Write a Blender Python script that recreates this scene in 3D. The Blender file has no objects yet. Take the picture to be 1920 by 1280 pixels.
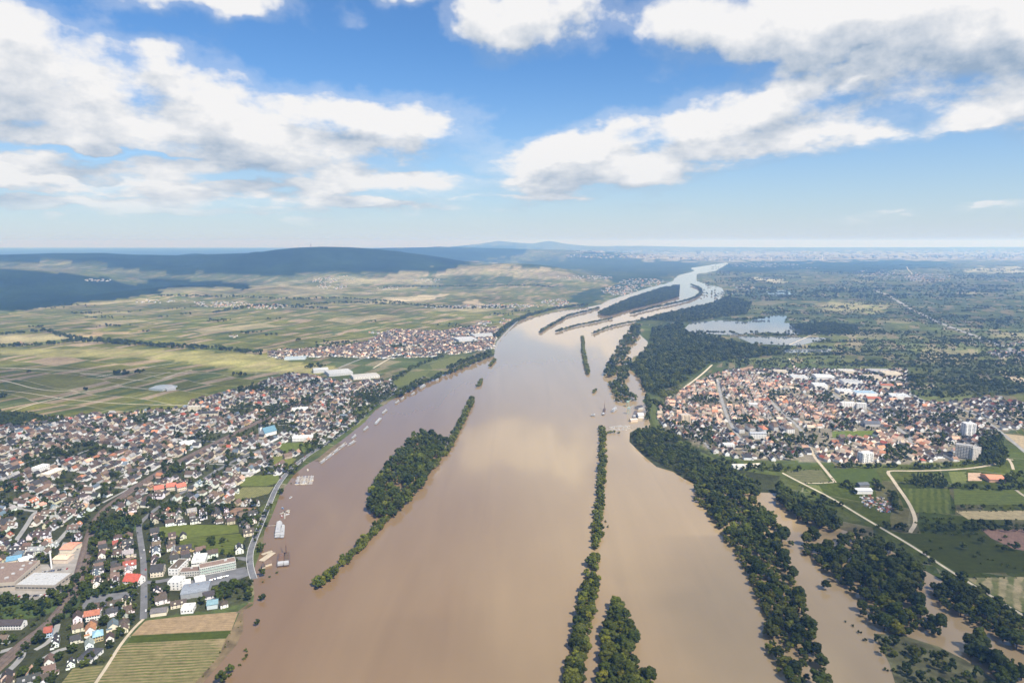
import bpy, math, random
import numpy as np

# ---------------------------------------------------------------- camera
CAM_H = 450.0
FPX = 1280.0                       # focal length in photo pixels (24 mm on 36 mm)
HORIZON_V = 452.0
PITCH = math.atan((640.0 - HORIZON_V) / FPX)
SP, CP = math.sin(PITCH), math.cos(PITCH)
scene = bpy.context.scene
COL = scene.collection
cam_data = bpy.data.cameras.new('camera')
cam_data.sensor_width = 36.0
cam_data.lens = 24.0
cam_data.clip_start = 1.0
cam_data.clip_end = 200000.0
cam = bpy.data.objects.new('camera', cam_data)
COL.objects.link(cam)
cam.location = (0, 0, CAM_H)
cam.rotation_euler = (math.pi / 2 - PITCH, 0, 0)
scene.camera = cam


def ray(u, v):
    a = (u - 960.0) / FPX
    b = -(v - 640.0) / FPX
    return a, CP + b * SP, -SP + b * CP


def P(u, v, z=0.0):
    """photo pixel -> point on the level plane z"""
    dx, dy, dz = ray(u, v)
    t = (z - CAM_H) / min(dz, -1e-4)
    return dx * t, dy * t


def project(x, y, z):
    """world -> photo pixel (numpy friendly)"""
    zz = z - CAM_H
    f = y * CP - zz * SP
    up = y * SP + zz * CP
    return 960 + FPX * x / f, 640 - FPX * up / f


# ---------------------------------------------------------------- view, sun, sky
scene.render.engine = 'CYCLES'
vs = scene.view_settings
vs.view_transform = 'Standard'
vs.look = 'None'
vs.exposure = 0.62
vs.gamma = 1.0
vs.use_curve_mapping = False
cy = scene.cycles
cy.use_denoising = True
cy.use_adaptive_sampling = False
cy.max_bounces = 5
cy.diffuse_bounces = 2
cy.glossy_bounces = 2
cy.transmission_bounces = 1
cy.volume_bounces = 3
cy.transparent_max_bounces = 8
cy.caustics_reflective = False
cy.caustics_refractive = False
cy.sample_clamp_indirect = 6.0

SUN_EL = math.radians(53)
SUN_AZ = math.radians(136)         # clockwise from the view direction (+Y): behind and to one side
sun_data = bpy.data.lights.new('sun', 'SUN')
sun_data.energy = 5.0
sun_data.angle = math.radians(0.53)
sun_data.color = (1.0, 0.94, 0.85)
sun = bpy.data.objects.new('sun', sun_data)
COL.objects.link(sun)
sun.location = (0, 0, 3000)
sun.rotation_euler = (math.pi / 2 - SUN_EL, 0, -SUN_AZ + math.pi)

world = bpy.data.worlds.new('World')
scene.world = world
world.use_nodes = True
world.cycles.sampling_method = 'MANUAL'
world.cycles.sample_map_resolution = 512


class NT:
    """short node-tree helper"""

    def __init__(s, tree):
        s.t = tree
        s.n = tree.nodes
        s.l = tree.links

    def node(s, typ, **kw):
        nd = s.n.new(typ)
        for k, val in kw.items():
            setattr(nd, k, val)
        return nd

    def put(s, sock, val):
        if isinstance(val, bpy.types.NodeSocket):
            s.l.new(val, sock)
        elif isinstance(val, (tuple, list)) and sock.type == 'RGBA' and len(val) == 3:
            sock.default_value = (*val, 1)
        else:
            sock.default_value = val

    def math(s, op, a, b=None, c=None, clamp=False):
        nd = s.node('ShaderNodeMath', operation=op, use_clamp=clamp)
        for i, val in enumerate((a, b, c)):
            if val is not None:
                s.put(nd.inputs[i], val)
        return nd.outputs[0]

    def vec(s, op, a, b=None):
        nd = s.node('ShaderNodeVectorMath', operation=op)
        s.put(nd.inputs[0], a)
        if b is not None:
            s.put(nd.inputs[1], b)
        return nd.outputs[0]

    def xyz(s, x, y, z=0.0):
        nd = s.node('ShaderNodeCombineXYZ')
        for i, val in enumerate((x, y, z)):
            s.put(nd.inputs[i], val)
        return nd.outputs[0]

    def sep(s, v):
        nd = s.node('ShaderNodeSeparateXYZ')
        s.put(nd.inputs[0], v)
        return nd.outputs

    def noise(s, vec, scale, detail=4, rough=0.5, dist=0.0, lac=2.0, dims='3D', out='Fac'):
        nd = s.node('ShaderNodeTexNoise', noise_dimensions=dims)
        s.put(nd.inputs['Vector'], vec)
        nd.inputs['Scale'].default_value = scale
        nd.inputs['Detail'].default_value = detail
        nd.inputs['Roughness'].default_value = rough
        nd.inputs['Lacunarity'].default_value = lac
        nd.inputs['Distortion'].default_value = dist
        return nd.outputs[out]

    def ramp(s, f, a, b, lo=0.0, hi=1.0, smooth=True):
        nd = s.node('ShaderNodeMapRange', interpolation_type='SMOOTHSTEP' if smooth else 'LINEAR')
        s.put(nd.inputs['Value'], f)
        for k, val in (('From Min', a), ('From Max', b), ('To Min', lo), ('To Max', hi)):
            s.put(nd.inputs[k], val)
        return nd.outputs[0]

    def mix(s, f, a, b, mode='MIX'):
        nd = s.node('ShaderNodeMix', data_type='RGBA', blend_type=mode)
        s.put(nd.inputs['Factor'], f)
        s.put(nd.inputs[6], a)
        s.put(nd.inputs[7], b)
        return nd.outputs[2]


def az_el(u, v):
    dx, dy, dz = ray(u, v)
    return math.atan2(dx, dy), math.asin(dz / math.sqrt(dx * dx + dy * dy + dz * dz))


# cloud banks: (photo u, v, half width, half height, weight); negative = clear sky.  Two sets: level ones and ones rising to one side
BANKS = [
    (60, 150, 360, 105, .62), (240, 160, 190, 90, .42), (150, 90, 200, 50, .25), (60, 232, 350, 52, .66), (40, 20, 150, 40, .3),
    (600, 240, 370, 72, .74), (420, 275, 190, 48, .34), (780, 235, 190, 45, .26), (480, 297, 250, 26, .34),
    (400, 0, 170, 34, .62), (670, 48, 85, 40, .42), (985, 40, 150, 85, .8), (760, 0, 50, 20, .5),
    (1025, 282, 80, 28, .5), (1480, 40, 330, 85, .66), (1780, 60, 300, 105, .66), (1240, 50, 90, 70, .32), (1890, 160, 160, 60, .4),
    (1060, 335, 250, 32, .6), (1080, 375, 130, 20, .45), (100, 322, 260, 28, .66), (20, 345, 110, 22, .45),
    (680, 334, 210, 22, .62), (330, 358, 240, 18, .56), (50, 381, 80, 13, .68), (380, 395, 270, 13, .56),
    (720, 385, 160, 15, .54), (100, 408, 55, 9, .55), (1850, 222, 170, 34, .52), (620, 375, 100, 13, .4),
    (200, 346, 300, 24, .3), (620, 356, 280, 14, .34), (480, 384, 320, 14, .36), (900, 372, 200, 10, .3), (140, 385, 200, 12, .3),
    (830, 322, 130, 16, -.4),
    (1680, 401, 60, 6, .5), (1580, 407, 50, 6, .5), (1830, 392, 90, 7, .48), (545, 415, 50, 6, .45),
    (620, 105, 300, 62, -.55), (1030, 180, 190, 62, -.6), (1150, 120, 50, 60, -.3), (1640, 350, 560, 55, -.5),
    (810, 60, 45, 90, -.35), (310, 40, 80, 26, -.3), (960, 235, 110, 26, -.3), (200, 286, 240, 8, -.4),
]
BANKS_RISING = [
    (1480, 225, 500, 72, .85), (1180, 258, 210, 56, .5), (1780, 165, 280, 70, .5),
    (1360, 138, 180, 20, -.2), (1620, 100, 150, 15, -.3), (1600, 315, 330, 30, -.4),
]
RISE = math.radians(11)


def cloud_group():
    g = bpy.data.node_groups.new('cloud_density', 'ShaderNodeTree')
    g.interface.new_socket('Vector', in_out='INPUT', socket_type='NodeSocketVector')
    g.interface.new_socket('Value', in_out='OUTPUT', socket_type='NodeSocketFloat')
    b = NT(g)
    gi = b.node('NodeGroupInput')
    go = b.node('NodeGroupOutput')
    ae = gi.outputs[0]
    az, el, _ = b.sep(ae)
    e = b.math('ADD', b.math('MAXIMUM', el, 0.0), 0.07)
    q = b.xyz(b.math('MULTIPLY', az, 3.0), b.math('MULTIPLY', b.math('LOGARITHM', e, math.e), 1.35), 0.0)
    fb = b.noise(q, 2.3, 8, 0.58, 0.0, dims='2D')
    wn = b.noise(q, 3.1, 4, 0.55, dims='2D', out='Color')
    warped = b.vec('ADD', ae, b.vec('MULTIPLY', b.vec('SUBTRACT', wn, (.5, .5, .5)), (0.13, 0.05, 0)))
    wx, wy, _ = b.sep(warped)
    ca, sa = math.cos(RISE), math.sin(RISE)
    wrot = b.xyz(b.math('MULTIPLY_ADD', wx, ca, b.math('MULTIPLY', wy, sa)),
                 b.math('MULTIPLY_ADD', wy, ca, b.math('MULTIPLY', wx, -sa)), 0.0)
    acc = b.ramp(el, 0.30, 0.48, -0.21, -0.08)
    for coord, banks, rot in ((warped, BANKS, False), (wrot, BANKS_RISING, True)):
        for i, (u, v, ru, rv, w) in enumerate(banks):
            if i % 10 == 9:                     # forces evaluation order, keeps the shader's stack small
                coord = b.vec('ADD', coord, b.math('MULTIPLY', acc, 1e-9))
            a0, e0 = az_el(u, v)
            if rot:
                a0, e0 = a0 * ca + e0 * sa, e0 * ca - a0 * sa
            sx, sy = FPX / (1.4 * ru), FPX / (1.4 * rv)
            m = b.node('ShaderNodeVectorMath', operation='MULTIPLY_ADD')
            b.put(m.inputs[0], coord)
            m.inputs[1].default_value = (sx, sy, 0)
            m.inputs[2].default_value = (-a0 * sx, -e0 * sy, 0)
            gr = b.node('ShaderNodeTexGradient', gradient_type='QUADRATIC_SPHERE')
            b.l.new(m.outputs[0], gr.inputs[0])
            acc = b.math('MULTIPLY_ADD', gr.outputs['Fac'], w * 1.7, acc)
    acc = b.math('MINIMUM', acc, 0.42)
    d = b.math('MULTIPLY_ADD', b.math('SUBTRACT', fb, 0.5), 1.7, acc)
    b.l.new(d, go.inputs[0])
    return g


def build_world():
    b = NT(world.node_tree)
    b.n.clear()
    out = b.node('ShaderNodeOutputWorld')
    bg = b.node('ShaderNodeBackground')
    bg.inputs['Strength'].default_value = SKY_STRENGTH
    sky = b.node('ShaderNodeTexSky', sky_type='NISHITA', sun_disc=False)
    sky.sun_elevation = SUN_EL
    sky.sun_rotation = SUN_AZ
    sky.air_density = 1.0
    sky.dust_density = 0.4
    sky.ozone_density = 2.0
    tc = b.node('ShaderNodeTexCoord')
    x, y, z = b.sep(tc.outputs['Generated'])
    az = b.math('ARCTAN2', x, y)
    el = b.math('ARCSINE', z)
    g = cloud_group()
    ds = []
    for dz in (0.0, 0.036):
        nd = b.node('ShaderNodeGroup')
        nd.node_tree = g
        b.put(nd.inputs[0], b.xyz(az, b.math('ADD', el, dz), 0.0))
        ds.append(nd.outputs[0])
    d0, d1 = ds
    alpha = b.math('MAXIMUM', b.ramp(d0, -0.07, 0.36), b.ramp(d0, -0.34, 0.05, 0.0, 0.22))
    alpha = b.math('MULTIPLY', alpha, b.ramp(el, 0.01, 0.06))
    # sunlit crowns, shaded bases: less cloud above -> brighter
    lit = b.math('MULTIPLY_ADD', b.math('SUBTRACT', d0, d1), 1.6, 0.69)
    thick = b.ramp(d0, 0.15, 0.9, 0.12, -0.30, False)
    lit = b.math('ADD', lit, thick, clamp=True)
    ccol = b.mix(lit, (3.4, 4.5, 6.0), (9.6, 9.55, 9.6))
    ccol = b.mix(b.ramp(el, 0.02, 0.16, 0.35, 0.0), ccol, (7.4, 8.0, 8.6))
    skyc = b.mix(1.0, sky.outputs[0], SKY_TINT, 'MULTIPLY')
    hz = b.ramp(el, -0.02, 0.30, 1.0, 0.0, False)
    hz = b.math('POWER', hz, 2.5)
    skyc = b.mix(b.math('MULTIPLY', hz, 0.95), skyc, (7.0, 7.45, 8.15))
    b.put(bg.inputs['Color'], b.mix(alpha, skyc, ccol))
    low = b.node('ShaderNodeBackground')           # under the horizon: plain haze, no clouds to work out
    low.inputs['Color'].default_value = (7.0, 7.45, 8.15, 1)
    low.inputs['Strength'].default_value = SKY_STRENGTH
    ms = b.node('ShaderNodeMixShader')
    b.put(ms.inputs[0], b.math('GREATER_THAN', el, 0.0))
    b.l.new(low.outputs[0], ms.inputs[1])
    b.l.new(bg.outputs[0], ms.inputs[2])
    b.l.new(ms.outputs[0], out.inputs[0])


SKY_STRENGTH = 0.062
SKY_TINT = (0.70, 1.10, 1.50)
build_world()

# ---------------------------------------------------------------- helpers
R = random.Random(7)
NR = np.random.default_rng(11)


def tag(o, label=None, cat=None, group=None, kind=None):
    for k, val in (('label', label), ('category', cat), ('group', group), ('kind', kind)):
        if val:
            o[k] = val
    return o


def link(o, parent=None):
    COL.objects.link(o)
    if parent is not None:
        o.parent = parent
    return o


def empty(name, loc, rz=0.0, scale=1.0):
    o = bpy.data.objects.new(name, None)
    o.empty_display_size = 2.0
    o.location = loc
    o.rotation_euler = (0, 0, rz)
    o.scale = (scale, scale, scale) if not isinstance(scale, tuple) else scale
    return link(o)


def mesh_np(name, verts, faces):
    """mesh from vertex array and list of index tuples"""
    me = bpy.data.meshes.new(name)
    me.from_pydata([tuple(v) for v in verts], [], [tuple(f) for f in faces])
    me.update()
    return me


class MB:
    """collects simple solids, each face with a colour and a material slot"""

    def __init__(s):
        s.v, s.f, s.c = [], [], []

    def add(s, vs, fs, col=(1, 1, 1)):
        n = len(s.v)
        s.v += [tuple(p) for p in vs]
        s.f += [tuple(i + n for i in f) for f in fs]
        s.c += [col] * len(fs)
        return s

    def box(s, x0, x1, y0, y1, z0, z1, col=(1, 1, 1), bottom=False):
        vs = [(x0, y0, z0), (x1, y0, z0), (x1, y1, z0), (x0, y1, z0), (x0, y0, z1), (x1, y0, z1), (x1, y1, z1), (x0, y1, z1)]
        fs = [(4, 5, 6, 7), (0, 1, 5, 4), (1, 2, 6, 5), (2, 3, 7, 6), (3, 0, 4, 7)]
        if bottom:
            fs.append((3, 2, 1, 0))
        return s.add(vs, fs, col)

    def gable_wall(s, w, l, h, rise, col=(1, 1, 1)):
        """ridge along y, width w along x"""
        a, b = w / 2, l / 2
        vs = [(-a, -b, 0), (a, -b, 0), (a, b, 0), (-a, b, 0), (-a, -b, h), (a, -b, h), (a, b, h), (-a, b, h), (0, -b, h + rise), (0, b, h + rise)]
        fs = [(0, 1, 5, 8, 4), (2, 3, 7, 9, 6), (1, 2, 6, 5), (3, 0, 4, 7)]
        return s.add(vs, fs, col)

    def gable_roof(s, w, l, h, rise, over=0.5, th=0.35, col=(1, 1, 1)):
        a, b = w / 2 + over, l / 2 + over
        dz = rise * over / (w / 2)
        e = h - dz
        vs = []
        for z in (0.0, th):
            vs += [(-a, -b, e + z), (0, -b, h + rise + z), (a, -b, e + z), (-a, b, e + z), (0, b, h + rise + z), (a, b, e + z)]
        fs = [(6, 7, 10, 9), (7, 8, 11, 10), (0, 3, 4, 1), (1, 4, 5, 2), (0, 1, 7, 6), (1, 2, 8, 7), (4, 3, 9, 10), (5, 4, 10, 11), (0, 6, 9, 3), (2, 5, 11, 8)]
        return s.add(vs, fs, col)

    def hip_roof(s, w, l, h, rise, over=0.5, col=(1, 1, 1)):
        a, b = w / 2 + over, l / 2 + over
        r = max(b - a, 0.15)
        vs = [(-a, -b, h), (a, -b, h), (a, b, h), (-a, b, h), (0, -r, h + rise), (0, r, h + rise), (-a, -b, h - .3), (a, -b, h - .3), (a, b, h - .3), (-a, b, h - .3)]
        fs = [(0, 1, 4), (1, 2, 5, 4), (2, 3, 5), (3, 0, 4, 5), (6, 7, 1, 0), (7, 8, 2, 1), (8, 9, 3, 2), (9, 6, 0, 3), (9, 8, 7, 6)]
        return s.add(vs, fs, col)

    def cyl(s, x, y, r0, r1, z0, z1, n=8, col=(1, 1, 1)):
        vs = []
        for z, r in ((z0, r0), (z1, r1)):
            vs += [(x + r * math.cos(2 * math.pi * i / n), y + r * math.sin(2 * math.pi * i / n), z) for i in range(n)]
        fs = [(i, (i + 1) % n, n + (i + 1) % n, n + i) for i in range(n)] + [tuple(range(n, 2 * n))]
        return s.add(vs, fs, col)

    def mesh(s, name, mat=None, colors=False):
        me = mesh_np(name, s.v, s.f)
        if colors:
            at = me.color_attributes.new('Col', 'FLOAT_COLOR', 'CORNER')
            arr = []
            for f, c in zip(s.f, s.c):
                arr += [*c[:3], 1.0] * len(f)
            at.data.foreach_set('color', arr)
        if mat:
            me.materials.append(mat)
        return me

    def obj(s, name, mat, parent=None, colors=False):
        return link(bpy.data.objects.new(name, s.mesh(name, mat, colors)), parent)


def inst(name, me, parent=None, loc=(0, 0, 0), rz=0.0, scale=(1, 1, 1), color=None):
    o = bpy.data.objects.new(name, me)
    o.location = loc
    o.rotation_euler = (0, 0, rz)
    o.scale = scale
    if color:
        o.color = (*color, 1)
    return link(o, parent)


def in_poly(u, v, poly):
    """vectorised point in polygon"""
    u, v = np.asarray(u, float), np.asarray(v, float)
    inside = np.zeros(u.shape, bool)
    n = len(poly)
    for i in range(n):
        x0, y0 = poly[i]
        x1, y1 = poly[(i + 1) % n]
        if y0 == y1:
            continue
        c = ((y0 > v) != (y1 > v)) & (u < (x1 - x0) * (v - y0) / (y1 - y0) + x0)
        inside ^= c
    return inside


def wpoly(poly, z=0.0):
    return [P(u, v, z) for u, v in poly]


def seg_dist(px, py, pts):
    """distance of points to a polyline"""
    px, py = np.asarray(px, float), np.asarray(py, float)
    best = np.full(px.shape, 1e9)
    for (x0, y0), (x1, y1) in zip(pts[:-1], pts[1:]):
        dx, dy = x1 - x0, y1 - y0
        t = np.clip(((px - x0) * dx + (py - y0) * dy) / max(dx * dx + dy * dy, 1e-9), 0, 1)
        best = np.minimum(best, np.hypot(px - x0 - t * dx, py - y0 - t * dy))
    return best


def smooth(pts, it=2):
    for _ in range(it):
        q = [pts[0]]
        for (x0, y0), (x1, y1) in zip(pts[:-1], pts[1:]):
            q += [(.75 * x0 + .25 * x1, .75 * y0 + .25 * y1), (.25 * x0 + .75 * x1, .25 * y0 + .75 * y1)]
        pts = q + [pts[-1]]
    return pts


# ---------------------------------------------------------------- materials
def principled(name):
    m = bpy.data.materials.new(name)
    m.use_nodes = True
    b = NT(m.node_tree)
    return m, b, m.node_tree.nodes['Principled BSDF']


def plain(name, col, rough=0.85, var=0.25, scale=0.3, metal=0.0):
    m, b, p = principled(name)
    tc = b.node('ShaderNodeTexCoord')
    n = b.noise(tc.outputs['Object'], scale, 4, 0.6)
    f = b.ramp(n, 0.3, 0.7, 1 - var, 1 + var, False)
    b.put(p.inputs['Base Color'], b.mix(1.0, (*col, 1), f, 'MULTIPLY'))
    p.inputs['Roughness'].default_value = rough
    p.inputs['Metallic'].default_value = metal
    p.inputs['Specular IOR Level'].default_value = 0.25
    return m


def object_colour(name, rough=0.8, var=0.18, scale=0.35, spec=0.3):
    """colour from the object, grime from noise"""
    m, b, p = principled(name)
    oi = b.node('ShaderNodeObjectInfo')
    tc = b.node('ShaderNodeTexCoord')
    n = b.noise(tc.outputs['Object'], scale, 4, 0.65)
    b.put(p.inputs['Base Color'], b.mix(1.0, oi.outputs['Color'], b.ramp(n, 0.3, 0.7, 1 - var, 1 + var, False), 'MULTIPLY'))
    p.inputs['Roughness'].default_value = rough
    p.inputs['Specular IOR Level'].default_value = spec
    return m


def attr_colour(name, rough=0.85, var=0.15, scale=0.2):
    m, b, p = principled(name)
    at = b.node('ShaderNodeAttribute', attribute_name='Col')
    ge = b.node('ShaderNodeNewGeometry')
    n = b.noise(ge.outputs['Position'], scale, 3, 0.6)
    b.put(p.inputs['Base Color'], b.mix(1.0, at.outputs['Color'], b.ramp(n, 0.3, 0.7, 1 - var, 1 + var, False), 'MULTIPLY'))
    p.inputs['Roughness'].default_value = rough
    p.inputs['Specular IOR Level'].default_value = 0.25
    return m


def rows_mat(name, a, c, period, ang, sharp=0.35, patch=0.35, bare=None):
    """field with planted rows: two colours in stripes at an angle, broken by noise"""
    m, b, p = principled(name)
    ge = b.node('ShaderNodeNewGeometry')
    pos = ge.outputs['Position']
    x, y, _ = b.sep(pos)
    wob = b.math('MULTIPLY', b.math('SUBTRACT', b.noise(pos, 0.05, 3, .5), .5), period * 0.8)
    t = b.math('ADD', b.math('MULTIPLY_ADD', x, -math.sin(ang), b.math('MULTIPLY', y, math.cos(ang))), wob)
    s = b.math('SINE', b.math('MULTIPLY', t, 2 * math.pi / period))
    f = b.ramp(s, -sharp - .2, sharp + .2)
    f = b.math('MULTIPLY_ADD', b.math('SUBTRACT', f, .5), b.ramp(b.noise(pos, 0.035, 4, .6), .35, .65, .25, 1.0), .5)
    col = b.mix(f, (*a, 1), (*c, 1))
    n = b.noise(pos, 0.02, 5, 0.6)
    if bare:
        col = b.mix(b.ramp(n, 0.52, 0.68, 0, 0.75), col, (*bare, 1))
    n2 = b.noise(pos, 0.11, 5, 0.7)
    col = b.mix(1.0, col, b.ramp(n2, 0.25, 0.75, 1 - patch, 1 + patch, False), 'MULTIPLY')
    b.put(p.inputs['Base Color'], col)
    p.inputs['Roughness'].default_value = 0.95
    p.inputs['Specular IOR Level'].default_value = 0.1
    return m


def foliage(name, col, spread=0.5):
    m, b, p = principled(name)
    oi = b.node('ShaderNodeObjectInfo')
    tc = b.node('ShaderNodeTexCoord')
    n = b.noise(tc.outputs['Object'], 0.55, 3, 0.6)
    yel = tuple(min(1, c * k) for c, k in zip(col, (1.7, 1.5, 1.0)))
    c1 = b.mix(b.ramp(oi.outputs['Random'], 0.0, 1.0, 0.0, 0.75, False), (*col, 1), (*yel, 1))
    c1 = b.mix(1.0, c1, oi.outputs['Color'], 'MULTIPLY')
    rnd = b.node('ShaderNodeTexWhiteNoise', noise_dimensions='1D')
    b.put(rnd.inputs['W'], oi.outputs['Random'])
    c1 = b.mix(1.0, c1, b.ramp(rnd.outputs['Value'], 0.0, 1.0, 0.62, 1.3, False), 'MULTIPLY')
    c1 = b.mix(1.0, c1, b.ramp(n, 0.3, 0.7, 1 - spread, 1 + spread, False), 'MULTIPLY')
    b.put(p.inputs['Base Color'], c1)
    p.inputs['Roughness'].default_value = 0.7
    p.inputs['Specular IOR Level'].default_value = 0.15
    tr = b.node('ShaderNodeBsdfTranslucent')
    b.put(tr.inputs['Color'], c1)
    ms = b.node('ShaderNodeMixShader')
    ms.inputs[0].default_value = 0.22
    out = m.node_tree.nodes['Material Output']
    b.l.new(p.outputs[0], ms.inputs[1])
    b.l.new(tr.outputs[0], ms.inputs[2])
    b.l.new(ms.outputs[0], out.inputs['Surface'])
    return m


M = {}
M['wall'] = object_colour('render_wall', 0.85, 0.10, 0.25)
M['roof'] = object_colour('roof_tiles', 0.75, 0.28, 0.5)
M['paint'] = object_colour('paint', 0.45, 0.08, 0.4, 0.5)
M['houses'] = attr_colour('distant_houses', 0.85, 0.18, 0.3)
M['glass'] = plain('window_glass', (0.03, 0.04, 0.05), 0.15, 0.2)
M['chimney'] = plain('chimney_brick', (0.22, 0.13, 0.09))
M['asphalt'] = plain('asphalt', (0.13, 0.13, 0.135), 0.9, 0.25, 0.08)
M['road_pale'] = plain('worn_asphalt', (0.24, 0.235, 0.225), 0.9, 0.2, 0.05)
M['track'] = plain('gravel_track', (0.46, 0.40, 0.30), 0.95, 0.2, 0.06)
M['ballast'] = plain('rusty_ballast', (0.115, 0.085, 0.068), 0.95, 0.3, 0.2)
M['rail'] = plain('rail_steel', (0.22, 0.19, 0.17), 0.5, 0.2, 0.3)
M['yard'] = plain('yard_paving', (0.25, 0.23, 0.205), 0.9, 0.3, 0.06)
M['sand'] = plain('pale_sand', (0.40, 0.34, 0.25), 0.95, 0.2, 0.05)
M['dike'] = plain('dike_grass', (0.062, 0.076, 0.014), 0.95, 0.35, 0.06)
M['bark'] = plain('bark', (0.07, 0.055, 0.04), 0.95, 0.3, 2.0)
M['leaf_deep'] = foliage('deep_foliage', (0.027, 0.040, 0.006))
M['leaf_mid'] = foliage('green_foliage', (0.044, 0.058, 0.008))
M['leaf_pale'] = foliage('willow_foliage', (0.074, 0.086, 0.014))
M['leaf_fir'] = foliage('conifer_foliage', (0.014, 0.028, 0.014), 0.35)
M['rust'] = plain('rusty_steel', (0.13, 0.075, 0.05), 0.8, 0.3, 0.5)
M['timber'] = plain('jetty_timber', (0.30, 0.27, 0.23), 0.85, 0.2, 0.5)

# ---------------------------------------------------------------- terrain heights
HILLS = [   # distance, front reach, back reach, crest line seen in the photograph
    (6500, 1900, 2600, [(-700, 500), (-300, 502), (0, 504), (60, 508), (120, 516), (190, 526), (250, 544), (300, 556)]),
    (9500, 3300, 4000, [(-700, 486), (-300, 481), (0, 478), (60, 476), (150, 475), (250, 478), (340, 479), (420, 476), (480, 474), (520, 468), (560, 464), (600, 462.5), (650, 463.5), (700, 467), (760, 474), (820, 483), (900, 497), (980, 514)]),
    (18000, 4500, 6000, [(450, 484), (560, 472), (650, 468), (720, 465), (800, 463.5), (850, 463), (900, 465), (1000, 467), (1100, 470), (1200, 476), (1300, 484)]),
    (34000, 9000, 9000, [(500, 469), (780, 465), (840, 463), (900, 457), (935, 451.5), (970, 455), (1000, 456.5), (1030, 451.5), (1060, 457), (1100, 461), (1150, 462), (1200, 461), (1300, 463), (1450, 464), (1700, 464), (2000, 463), (2600, 463)]),
    (8500, 1800, 2600, [(560, 519), (640, 512), (700, 508), (780, 503), (860, 497), (940, 494.5), (1000, 496), (1040, 501), (1080, 509), (1120, 519)]),
    (6000, 1100, 1500, [(200, 549), (250, 543), (300, 538), (380, 536), (440, 539), (480, 540), (520, 538), (600, 543), (700, 549)]),
    (4300, 700, 900, [(-500, 570), (-200, 575), (0, 579), (60, 583), (140, 588)]),
]
for i, (D, wf, wb, crest) in enumerate(HILLS):
    xs, zs = [], []
    for u, v in crest:
        dx, dy, dz = ray(u, v)
        xs.append(D * dx / dy)
        zs.append(max(0.0, CAM_H + D * dz / dy))
    HILLS[i] = (D, wf, wb, np.array(xs), np.array(zs))
WAV = [(NR.uniform(0, 6.28), 2 * math.pi / NR.uniform(300, 2600), NR.uniform(0, 6.28)) for _ in range(22)]


def rumple(x, y):
    s = 0
    for a, k, ph in WAV:
        s = s + np.sin((x * math.cos(a) + y * math.sin(a)) * k + ph)
    return s / 5.0


def height(x, y):
    x, y = np.asarray(x, float), np.asarray(y, float)
    z = np.zeros(np.broadcast(x, y).shape)
    rm = rumple(x, y)
    for D, wf, wb, xs, zs in HILLS:
        zc = np.interp(x, xs, zs)
        t = np.where(y < D, (y - D) / wf, (y - D) / wb)
        t = np.clip(t, -1, 1)
        s = 0.5 + 0.5 * np.cos(math.pi * t)
        z = np.maximum(z, zc * s * (1 + 0.16 * rm * (1 - s ** 6)))
    return z


def hit(u, v):
    """where the photo ray meets the land"""
    dx, dy, dz = ray(u, v)
    if v > 640:
        x, y = P(u, v)
        return x, y, 0.0
    ys = np.geomspace(2500, 47000, 900)
    zr = CAM_H + ys * dz / dy
    hz = height(ys * dx / dy, ys)
    k = np.nonzero(zr <= hz)[0]
    if len(k) == 0:
        return None
    yy = ys[k[0]]
    return yy * dx / dy, yy, float(hz[k[0]])


# ---------------------------------------------------------------- traced outlines (photo pixels)
RIVER = [(250, 1420), (340, 1320), (380, 1272), (417, 1231), (440, 1205), (451, 1182), (442, 1171), (451, 1147), (474, 1134), (477, 1111), (474, 1081),
         (479, 1059), (492, 1025), (496, 995), (509, 969), (518, 946), (526, 924), (537, 909), (551, 890), (573, 872), (597, 858), (618, 841), (640, 826),
         (664, 807), (684, 791), (704, 768), (734, 750), (768, 730), (800, 716), (818, 706), (851, 695), (893, 679), (927, 663), (931, 639), (945, 624),
         (960, 613), (977, 600), (1013, 590), (1039, 584), (1100, 576), (1126, 571), (1143, 562), (1199, 545), (1258, 526), (1261, 517), (1295, 509),
         (1297, 502), (1331, 497), (1365, 490), (1369, 493), (1348, 504), (1345, 509), (1314, 514), (1313, 526), (1334, 534), (1354, 540), (1359, 551),
         (1354, 561), (1326, 569), (1292, 578), (1241, 587), (1196, 601), (1182, 612), (1214, 640), (1217, 662), (1188, 668), (1178, 690), (1208, 716),
         (1212, 742), (1204, 752), (1222, 768), (1224, 786), (1219, 802), (1190, 806), (1181, 811), (1180, 828), (1205, 853), (1231, 875), (1262, 884), (1282, 897),
         (1310, 912), (1350, 922), (1400, 922), (1456, 924), (1500, 950), (1560, 986), (1640, 1014), (1690, 1044), (1760, 1084), (1840, 1134),
         (1920, 1172), (2100, 1270), (2250, 1420)]
PONDS = [[(1281, 618), (1297, 603), (1345, 600), (1400, 603), (1455, 590), (1476, 592), (1470, 605), (1530, 609), (1567, 612), (1570, 624), (1480, 628), (1440, 622), (1380, 628), (1300, 626)],
         [(1378, 630), (1470, 631), (1562, 633), (1530, 640), (1500, 648), (1410, 644)],
         [(1462, 655), (1560, 654), (1556, 660), (1470, 661)],
         [(1432, 547), (1470, 544), (1496, 553), (1450, 556)]]
RAIL = [(-60, 1300), (0, 1245), (27, 1221), (59, 1194), (89, 1173), (119, 1140), (140, 1108), (151, 1075), (162, 1031), (171, 1001), (181, 974), (202, 950), (226, 933),
        (255, 912), (300, 884), (350, 857), (400, 832), (450, 807), (480, 793), (515, 777), (545, 764), (595, 738), (640, 724), (690, 712)]
STREET = [(269, 1160), (270, 1134), (270, 1090), (269, 1048), (264, 1016), (260, 989), (262, 980), (279, 965), (300, 948), (340, 925), (385, 895), (440, 862), (500, 838), (545, 820)]
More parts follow.
